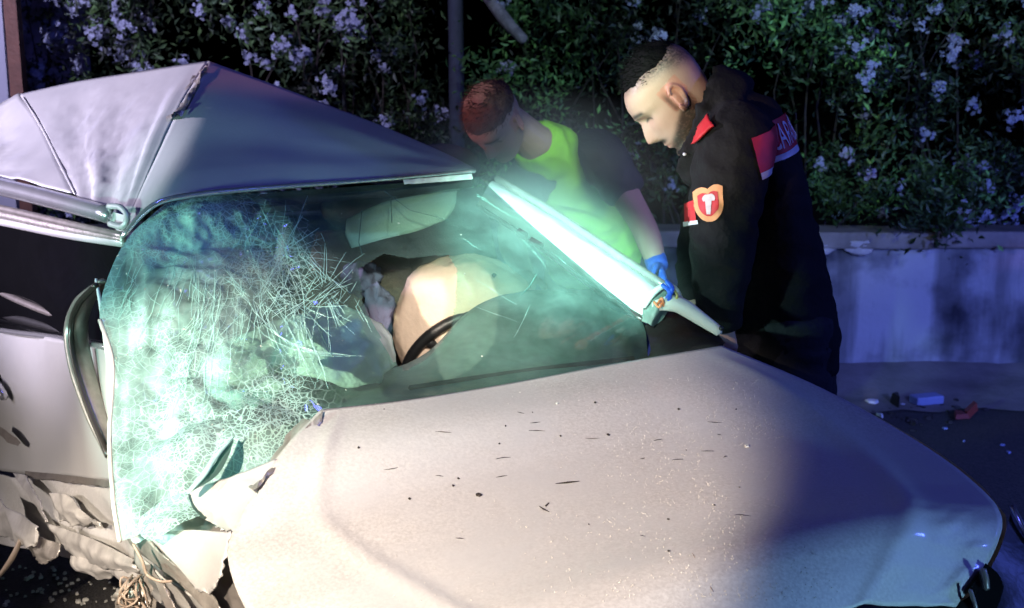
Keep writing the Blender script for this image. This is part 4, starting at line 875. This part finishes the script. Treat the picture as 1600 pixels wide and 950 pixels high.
def hand_mb(wrist, d, nrm, thumb, curl=.5, sc=1.0):
    """d: wrist->knuckles, nrm: back of the hand, thumb: side the thumb leaves from"""
    d = Vector(d).normalized(); nrm = (Vector(nrm) - d * Vector(nrm).dot(d)).normalized(); th = d.cross(nrm); th = th if th.dot(Vector(thumb)) > 0 else -th
    w = Vector(wrist); ps = [loft([(w, th * .027 * sc, nrm * .018 * sc), (w + d * .04 * sc, th * .038 * sc, nrm * .016 * sc), (w + d * .088 * sc, th * .042 * sc, nrm * .013 * sc)], 16, 4)]
    for k, (off, ln) in enumerate(((.031, .074), (.011, .083), (-.010, .077), (-.030, .060))):
        p = w + d * .085 * sc + th * off * sc; pts = [p - d * .02 * sc]; a = 0; dd = d + th * off * .9
        pts.append(p)
        for q, fr in enumerate((.45, .3, .25)):
            a += curl * (.55 if q == 0 else .85) * (1 + .12 * k); v = (dd.normalized() * math.cos(a) - nrm * math.sin(a)); p = p + v * ln * fr * sc; pts.append(p)
        ps.append(tube(pts, [.0092 * sc, .0092 * sc, .0085 * sc, .0078 * sc, .0065 * sc], 10, 16))
    p = w + d * .028 * sc + th * .03 * sc; q1 = p + (d * .5 + th * .7 - nrm * .3).normalized() * .036 * sc; q2 = q1 + (d * .85 + th * .25 - nrm * .4).normalized() * .030 * sc; q3 = q2 + (d * .9 - nrm * .5).normalized() * .024 * sc
    ps.append(tube([p - th * .015 * sc, p, q1, q2, q3], [.012 * sc, .0125 * sc, .0105 * sc, .0095 * sc, .007 * sc], 10, 16))
    return join(*ps)
def skin_cols(V, Minv, tone, beard, fade, brow=(.03, .02, .015), head_only=None):
    out = []
    for v in V:
        p = Minv @ Vector(v); x, y, z = p; c = np.array(tone)
        if abs(y) < .1 and -.14 < z < .15 and abs(x) < .15:
            k = noise.noise(Vector((x, y, z)) * 60) * .5
            c = c * (1 + .05 * k); ay = abs(y)
            lips = g2(ay, z, 0, -.064, .024, .009) * (x > .07)
            c = c * np.array([1 - .05 * lips, 1 - .35 * lips, 1 - .3 * lips])
            nose_red = g2(ay, z, 0, -.028, .02, .015) * (x > .09); c = c * np.array([1, 1 - .12 * nose_red, 1 - .14 * nose_red])
            if ay > .068 and -.035 < z < .045 and -.04 < x < .02: c = c * np.array([1.08, .78, .74])
            ss = lambda t: (lambda q: q * q * (3 - 2 * q))(max(0, min(1, t)))
            st = .75 + .5 * noise.noise(Vector((x, y, z)) * 260)
            if beard:
                cheek = np.interp(x, [-.03, .0, .03, .06, .09], [.012, -.006, -.022, -.040, -.054])
                b = ss((cheek - z) / .022 + .25 * k) * ss((x + .045) / .03) * .92
                b = max(b, .95 * ss(g2(ay, z, 0, -.0475, .030, .0085) * 1.6) * (x > .05)); b *= 1 - min(1, lips * 1.6)
                b = max(b, .75 * ss((.012 - abs(x - .012)) / .012) * ss((.045 - z) / .03) * ss((z + .03) / .02) * (ay > .055))
                c = c * (1 - b * min(1, st + .3)) + np.array((.012, .009, .007)) * b
            bl = math.exp(-((z - .038 - .004 * math.sin(ay * 60)) / .0060) ** 2) * ss((ay - .008) / .006) * ss((.058 - ay) / .008) * (x > .04); c = c * (1 - .97 * bl) + np.array(brow) * .9 * bl
            ey = math.exp(-((z - .0165 + 2.2 * (ay - .031) ** 2 * 10) / .0028) ** 2) * ss((ay - .014) / .005) * ss((.050 - ay) / .005) * (x > .05); c = c * (1 - .85 * ey)
            sock = g2(ay, z, .028, .022, .018, .010) * (x > .05); c = c * np.array([1 - .22 * sock, 1 - .28 * sock, 1 - .25 * sock])
            flush = g2(ay, z, .045, -.012, .022, .020) * (x > .02); c = c * np.array([1, 1 - .08 * flush, 1 - .09 * flush])
            if fade:
                hl = np.interp(x, [-.10, -.02, .03, .065, .09], [.015, .050, .062, .074, .084])
                hb = ss((z - hl) / .040) * .90
                if ay > .062 and x > -.02 and z < .04: hb = 0
                c = c * (1 - hb * min(1, st)) + np.array((.04, .034, .036)) * hb
        out.append((*np.clip(c, 0, 1), 1))
    return out
def hair_cap(M4, z0, thick, seed, slope=.35, tufts=300, front=.07):
    n, m = 48, 30; V, Fc = [], []
    for k in range(m + 1):
        z = -.02 + .146 * k / m; f, b, w = sm(z, HEAD)
        for i in range(n):
            th = 2 * math.pi * i / n; c, s = math.cos(th), math.sin(th); x = (f + b) / 2 + (f - b) / 2 * math.copysign(abs(c) ** .82, c); y = w * s
            lim = z0 - slope * max(0, front - x) * .4 + .007 * noise.noise(Vector((x, y, z)) * 70)
            t_ = max(0, min(1, (z - lim) / .045)); nn = Vector((x + .01, y, max(.02, z) * .7)).normalized()
            off = -.006 + (thick + .006) * t_ * (1 + .5 * noise.noise(Vector((x, y, z)) * 40 + Vector((seed, 0, 0)))) + .006 * t_ * max(0, x / .08)
            V.append(M4 @ (Vector((x, y, z)) + nn * off))
    for k in range(m):
        for i in range(n): Fc.append((k * n + i, k * n + (i + 1) % n, (k + 1) * n + (i + 1) % n, (k + 1) * n + i))
    Fc.append(tuple(m * n + i for i in range(n)))
    tf = []
    for q in range(tufts):
        i = int(rng.integers(n)); k = int(rng.integers(m // 2, m + 1)); z = -.02 + .146 * k / m; v = V[k * n + i]
        loc = M4.inverted() @ v
        lim_ = z0 + .01 - slope * max(0, front - loc.x) * .4
        if loc.z < lim_ - (.022 * rng.random() ** 2 if loc.x < .035 else -.002): continue
        d = (M4.to_3x3() @ (Vector((loc.x + .03, loc.y, loc.z)).normalized() * .6 + Vector((.5, 0, .1)))).normalized() + rdir() * .4; tf.append(tube([v, v + d * rng.uniform(.008, .022)], [.0010, .0002], 4, 3, False))
    return join((V, Fc), *tf)
def cloth(mb, voxel, seed, amp=.006, smooth=3):
    V, Fc = remesh(mb, voxel, smooth); me = mesh('t', V, Fc); ns = [v.normal.copy() for v in me.vertices]; bpy.data.meshes.remove(me)
    out = []
    for v, n in zip(V, ns):
        p = Vector((v.x * 9, v.y * 9, v.z * 14)) + Vector((seed, 0, 0)); w = p + Vector((noise.noise(p * .5), noise.noise(p * .5 + Vector((5, 0, 0))), 0)) * 1.5
        out.append(v + n * amp * ((1 - abs(noise.noise(w)) * 2.2) + .5 * noise.noise(w * 2)))
    return out, Fc

# ---- standing man in the black uniform jacket
off_o = empty('person', tuple(Vector((at(1215, 570, 3.16).x, 3.16, 0))))
tag(off_o, 'bearded man in black uniform jacket with red back band, looking down', 'person')
YW = R(16); fwd = Vector((-math.cos(YW), math.sin(YW), 0)); lft = Vector((0, 0, 1)).cross(fwd)
hp = R(49); hf = (Vector((-math.cos(R(4)), math.sin(R(4)), 0)) * math.cos(hp) - Vector((0, 0, 1)) * math.sin(hp)); hu = Vector((-1, 0, 0)) * math.sin(hp) + Vector((0, 0, 1)) * math.cos(hp)
HO = frame(at(1052, 155, 3.13), hf, hu) @ Matrix.Scale(1.08, 4)
def ring(x, y, Y, d, w, tilt=0.0):
    c = at(x, y, Y); f2 = (fwd * math.cos(tilt) - Vector((0, 0, 1)) * math.sin(tilt)); return (c, f2 * d, lft * w)
tl = .20
torso = [ring(1222, 585, 3.18, .150, .195, tl), ring(1216, 500, 3.18, .158, .20, tl), ring(1204, 400, 3.17, .158, .21, tl), ring(1192, 300, 3.16, .150, .215, tl + .05), ring(1182, 232, 3.15, .140, .20, tl + .15), ring(1166, 188, 3.14, .120, .14, tl + .3), ring(1125, 168, 3.14, .07, .075, tl + .45)]
jk = [loft(torso, 36)]
# collar
cF = at(1050, 274, 3.12); cB = at(1118, 100, 3.13); ca = (cB - cF) / 2
jk.append(loft([(at(1142, 214, 3.14), ca * 1.0, lft * .125), (at(1112, 198, 3.135), ca * 1.06, lft * .118), (at(1086, 184, 3.13), ca * 1.02, lft * .108), (at(1087, 185, 3.13), ca * .90, lft * .096), (at(1120, 202, 3.135), ca * .84, lft * .08)], 34, 5))
shL = at(1146, 236, 2.97); elL = at(1128, 405, 2.94); wrL = at(1124, 478, 2.90)
jk.append(tube([at(1158, 205, 3.08), at(1150, 225, 2.99), at(1136, 300, 2.955), at(1130, 370, 2.945), elL, at(1124, 460, 2.93), at(1128, 503, 2.96)], [.075, .092, .092, .084, .076, .062, .050], 20, 36))
shR = at(1150, 225, 3.36); wrR = at(1085, 470, 3.25)
jk.append(tube([at(1150, 200, 3.24), shR, at(1110, 340, 3.42), at(1095, 420, 3.36), wrR], [.075, .09, .08, .07, .05], 18, 30))
jm = cloth(join(*jk), .008, 3, .006, 3); JB = bvh(jm)
jacket = part('jacket', jm, off_o, M['jacket'])
hipL = at(1226, 590, 3.08); hipR = at(1226, 590, 3.28); base = Vector(off_o.location)
body = [head_mb(HO), tube([HO @ Vector((-.03, 0, -.03)), HO @ Vector((-.045, 0, -.10)), at(1130, 190, 3.14)], [.056, .057, .064], 18, 12),
        loft([(c, a * .8, b * .8) for c, a, b in torso], 24), hand_mb(at(1127, 496, 2.96), Vector((.1, .05, -1)), Vector((.2, -1, .2)), Vector((-1, 0, .2)), .5, .95),
        tube([at(1150, 230, 3.0), elL, at(1127, 498, 2.96)], [.05, .04, .028], 14, 20), tube([at(1150, 230, 3.3), at(1095, 420, 3.36), wrR], [.05, .04, .028], 14, 20),
        hand_mb(wrR, at(1060, 500, 3.18) - wrR, Vector((0, .3, 1)), Vector((-.3, -1, 0)), .8, .95)]
for h, sgn in ((hipL, -1), (hipR, 1)): body.append(tube([h, h + Vector((.0, 0, -.45)), Vector((h.x + .02, h.y, .08))], [.075, .052, .038], 14, 24))
bm2 = remesh(join(*body), .0031, 2)
bo = part('body', bm2, off_o, M['skin']); vcol(bo, skin_cols(bm2[0], HO.inverted(), (.66, .43, .31), True, True))
part('hair', hair_cap(HO, .086, .012, 2, .25, 1100), off_o, M['hair'])
trs = []
for h in (hipL, hipR): trs.append(tube([h + Vector((0, 0, .16)), h + Vector((0, 0, -.05)), h + Vector((-.01, 0, -.45)), Vector((h.x + .02, h.y, .07))], [.115, .115, .085, .075], 20, 30))
trs.append(loft([(at(1222, 560, 3.18), fwd * .14, lft * .18), (at(1226, 640, 3.18), fwd * .13, lft * .18)], 24))
part('trousers', cloth(join(*trs), .010, 9, .005), off_o, M['trousers'])
for h in (hipL, hipR):
    f0 = Vector((h.x + .02, h.y, .045)); part('boot', remesh(join(tube([f0 - fwd * .08, f0, f0 + fwd * .10, f0 + fwd * .17], [.042, .046, .044, .032], 14, 16), tube([f0, f0 + Vector((0, 0, .16))], .052, 14, 8), box(f0 + fwd * .045 - Vector((0, 0, .028)), fwd * .13, lft * .042, (0, 0, .016))), .006, 3), off_o, M['boot'])
# sleeve shield, chest bar, shoulder tab, back band with lettering
def sheet(B, quad, nu, nv, lift, shape=None):
    """cloth patch laid on the jacket: quad corners in photo pixels, each point dropped onto the cloth"""
    a, b, c, d = [np.array(q, float) for q in quad]; V = {}; Fc = []
    for j in range(nv + 1):
        for i in range(nu + 1):
            u, v = i / nu, j / nv
            if shape: u2, v = shape(u, v)
            else: u2 = u
            p = (a * (1 - u2) + b * u2) * (1 - v) + (d * (1 - u2) + c * u2) * v; h = hit(B, p[0], p[1], lift)
            if h: V[(i, j)] = h[0]
    ix = {k: n for n, k in enumerate(V)}
    for j in range(nv):
        for i in range(nu):
            q = [(i, j), (i + 1, j), (i + 1, j + 1), (i, j + 1)]
            if all(k in ix for k in q): Fc.append(tuple(ix[k] for k in q))
    return list(V.values()), Fc
def shield(u, v):
    w = (1 - .10 * math.sin(math.pi * u) * 0) * (1 if v < .45 else math.sqrt(max(0, 1 - ((v - .45) / .56) ** 2))); top = .10 * (math.sin(math.pi * 2 * abs(u - .5)) * -1 + 1) * (1 - v) * .8
    return .5 + (u - .5) * w, v * (1 - top) + top * (1 - v)
def scaled(f, s): return lambda u, v: tuple(.5 + (q - .5) * s for q in f(u, v))
qd = [(1084, 296), (1129, 286), (1132, 346), (1088, 346)]
sb = part('sleeve_shield', sheet(JB, qd, 20, 22, .004, shield), off_o, M['orange'])
part('shield_field', sheet(JB, qd, 16, 18, .0055, scaled(shield, .68)), sb, M['red'])
part('shield_emblem', sheet(JB, [(1100, 304), (1118, 301), (1120, 314), (1100, 316)], 10, 8, .007, lambda u, v: (.5 + (u - .5) * math.sqrt(max(.05, 1 - (v - .6) ** 2 * 2)), v)), sb, M['pinkwhite'])
part('shield_emblem', sheet(JB, [(1104, 315), (1114, 314), (1112, 334), (1106, 334)], 6, 10, .007), sb, M['pinkwhite'])
# sleeve stripe beside the shield
s1 = part('chest_bar', sheet(JB, [(1071, 318), (1086, 312), (1090, 345), (1071, 349)], 10, 10, .004), off_o, M['red'])
part('bar_edge', sheet(JB, [(1069, 348), (1092, 343), (1093, 349), (1070, 355)], 10, 4, .005), s1, M['reflect'])
ep_ = sheet(JB, [(1081, 226), (1110, 184), (1118, 200), (1092, 226)], 12, 6, .012)
solid(part('shoulder_tab', ep_, off_o, M['red']), .006)
part('collar_star', ball(hit(JB, 1070, 240, .003)[0] if hit(JB, 1070, 240) else at(1070, 240, 3.0), (.005, .003, .004), 8), off_o, M['reflect'])
# back band: runs right round the shoulders' back; found by casting at the jacket from outside
tc0 = at(1170, 245, 3.15)
axis = (at(1150, 170, 3.14) - at(1196, 360, 3.165)).normalized()
e1 = lft - axis * lft.dot(axis); e1.normalize(); e2 = axis.cross(e1)
if e2.dot(-fwd) < 0: e2 = -e2
def back(phi, s, lift):
    d = e1 * math.cos(phi) + e2 * math.sin(phi); o = tc0 + axis * (s + .0) + d * .6
    h = JB.ray_cast(o, -d)
    return (h[0] + (h[1] if h[1].dot(d) > 0 else -h[1]) * lift) if h[0] is not None else tc0 + d * .2
PH0, PH1, BS0, BS1 = R(9), R(150), .005, .088
def bandgrid(p0, p1, s0, s1, lift, nu, nv): return gmesh(np.array([[back(p0 + (p1 - p0) * i / nu, s0 + (s1 - s0) * j / nv, lift) for i in range(nu + 1)] for j in range(nv + 1)]))
bb = part('back_band', bandgrid(PH0, PH1, BS0, BS1, .004, 60, 8), off_o, M['red'])
part('band_edge', bandgrid(PH0, PH1, BS0 - .016, BS0, .005, 60, 3), bb, M['reflect'])
fc = bpy.data.curves.new('lettering', 'FONT'); fc.body = 'CARABINIERI'; fc.size = 1; fc.space_character = 1.05; fob = bpy.data.objects.new('lettering', fc); C.objects.link(fob)
fm = bpy.data.meshes.new_from_object(fob.evaluated_get(bpy.context.evaluated_depsgraph_get())); bpy.data.objects.remove(fob)
bmx = bmesh.new(); bmx.from_mesh(fm); bmesh.ops.subdivide_edges(bmx, edges=bmx.edges[:], cuts=2); xs = [v.co.x for v in bmx.verts]; ys = [v.co.y for v in bmx.verts]; bmx.verts.ensure_lookup_table()
LV = [back(R(37) + (R(138) - R(37)) * (v.co.x - min(xs)) / (max(xs) - min(xs)), BS0 + .010 + (v.co.y - min(ys)) / (max(ys) - min(ys)) * .062, .0065) for v in bmx.verts]
LF = [tuple(v.index for v in f.verts) for f in bmx.faces]; bmx.free()
part('lettering', (LV, LF), bb, M['reflect'])

# ---- bent man in lime vest
p2 = empty('person', (at(930, 400, 4.4).x, 4.4, 0)); tag(p2, 'bent man with cropped reddish hair in lime vest reaching into the car', 'person')
H2 = frame(at(776, 192, 3.80), Vector((-.30, -.40, -.86)), Vector((-.40, -.72, .50)))
f2 = Vector((-.35, -.93, 0)).normalized(); l2 = Vector((.93, -.35, 0))
def ring2(x, y, Y, d, w, t_): 
    c = at(x, y, Y); return (c, (f2 * math.cos(t_) - Vector((0, 0, 1)) * math.sin(t_)) * d, l2 * w)
tr2 = [ring2(935, 425, 4.42, .13, .17, .3), ring2(920, 365, 4.34, .125, .16, .5), ring2(895, 300, 4.20, .13, .17, .8), ring2(868, 252, 4.05, .125, .185, 1.0), ring2(846, 228, 3.97, .10, .15, 1.1), ring2(828, 216, 3.92, .06, .07, 1.1)]
sL = at(936, 244, 4.02); eL = at(985, 318, 3.92); wL = at(1028, 418, 3.72)
sR = at(822, 290, 4.02); eR = at(800, 372, 3.85); wR = at(820, 430, 3.62)
bd = [head_mb(H2), tube([H2 @ Vector((-.03, 0, -.03)), H2 @ Vector((-.045, 0, -.10)), at(838, 226, 3.95)], [.055, .056, .064], 18, 12), loft([(c, a * .85, b * .85) for c, a, b in tr2], 24),
      tube([at(915, 235, 4.03), sL, at(965, 282, 3.97), eL, at(1008, 360, 3.83), wL], [.05, .052, .048, .043, .041, .029], 16, 36), hand_mb(wL, at(1042, 462, 3.62) - wL, Vector((.7, .5, .5)), Vector((-1, -.2, 0)), .5, .95),
      tube([at(850, 262, 4.02), sR, eR, wR], [.05, .052, .043, .029], 16, 30), hand_mb(wR, at(815, 460, 3.45) - wR, Vector((0, -.4, 1)), Vector((1, 0, 0)), .5, .95)]
for sg in (-1, 1):
    h = at(935, 430, 4.42) + l2 * .09 * sg; bd.append(tube([h, h + f2 * .06 + Vector((0, 0, -.42)), Vector((h.x, h.y, .07))], [.08, .055, .04], 14, 24))
b2 = remesh(join(*bd), .005, 2); bo2 = part('body', b2, p2, M['skin']); vcol(bo2, skin_cols(b2[0], H2.inverted(), (.62, .40, .30), False, True))
part('hair', hair_cap(H2, .062, .006, 6, .7, 900), p2, M['hair2'])
sh = [loft([(c, a * .98, b * .98) for c, a, b in tr2[:-1]] + [(tr2[-1][0] + Vector((.02, .03, 0)), tr2[-1][1] * .9, tr2[-1][2] * .9)], 28), tube([at(905, 235, 4.04), sL, at(962, 280, 3.97), at(978, 302, 3.945)], [.075, .085, .074, .068], 18, 24), tube([at(850, 262, 4.02), sR, at(808, 345, 3.9)], [.075, .08, .066], 18, 20)]
part('shirt', cloth(join(*sh), .010, 5, .005), p2, M['navy'])
vs = cloth(loft([(c, a * 1.12, b * 1.07) for c, a, b in tr2[:5]] + [(tr2[5][0] + Vector((.012, .02, -.01)), tr2[5][1] * 1.12, tr2[5][2] * 1.15)], 40, 6), .010, 8, .008, 2)
part('vest', vs, p2, M['vest'])
trs = []
for sg in (-1, 1):
    h = at(935, 430, 4.42) + l2 * .09 * sg; trs.append(tube([h + Vector((0, 0, .12)), h, h + f2 * .06 + Vector((0, 0, -.42)), Vector((h.x, h.y, .06))], [.11, .115, .085, .075], 18, 30))
    f0 = Vector((h.x, h.y, .045)); part('boot', remesh(join(tube([f0 - f2 * .08, f0, f0 + f2 * .10, f0 + f2 * .17], [.042, .046, .044, .032], 14, 16), tube([f0, f0 + Vector((0, 0, .16))], .052, 14, 8)), .007, 3), p2, M['boot'])
part('trousers', cloth(join(*trs), .011, 11, .005), p2, M['navy'])
gv = hand_mb(wL, at(1042, 462, 3.62) - wL, Vector((.7, .5, .5)), Vector((-1, -.2, 0)), .5, 1.08)
part('glove', remesh(join(gv, tube([wL - (at(1042, 462, 3.62) - wL) * .35, wL], [.036, .034], 14, 6)), .005, 2), p2, M['glove'])

sm_o = thing('glare_haze', ball(at(846, 362, 3.30), (.52, .50, .42), 32), None, 'added haze giving the camera glare round the lit windscreen pillar', 'glare_haze'); sm_o['kind'] = 'stuff'  # added scattering volume standing in for camera glare round the pillar
mm = bpy.data.materials.new('glare_haze'); mm.use_nodes = True; t = mm.node_tree; t.nodes.remove(t.nodes['Principled BSDF'])
pv = N(t, 'ShaderNodeVolumePrincipled'); pv.inputs['Color'].default_value = (.85, .9, .9, 1); pv.inputs['Anisotropy'].default_value = .2
tc = N(t, 'ShaderNodeTexCoord'); mp = N(t, 'ShaderNodeMapping'); mp.inputs['Location'].default_value = (-1, -1, -1); mp.inputs['Scale'].default_value = (2, 2, 2)
t.links.new(tc.outputs['Generated'], mp.inputs[0]); ln = N(t, 'ShaderNodeVectorMath', operation='LENGTH'); t.links.new(mp.outputs[0], ln.inputs[0])
mr = N(t, 'ShaderNodeMapRange', interpolation_type='SMOOTHSTEP'); t.links.new(ln.outputs['Value'], mr.inputs[0]); mr.inputs[1].default_value = 1; mr.inputs[2].default_value = 0; mr.inputs[3].default_value = 0; mr.inputs[4].default_value = GLARE
t.links.new(mr.outputs[0], pv.inputs['Density']); t.links.new(pv.outputs[0], t.nodes['Material Output'].inputs['Volume']); sm_o.data.materials.clear(); sm_o.data.materials.append(mm)
print('band', [[round(q) for q in topx(back(R(f), .0, .004))] for f in range(-20, 91, 10)])
print('bonnet z', [round(p.z, 2) for p in rear], [round(p.z, 2) for p in farc], [round(p.z, 2) for p in near], 'glass', [round(p.z, 2) for p in gl_], 'roof', [round(at(*p).z, 2) for p in fo_], 'sill', round(at(230, 912, 2.45).z, 2))
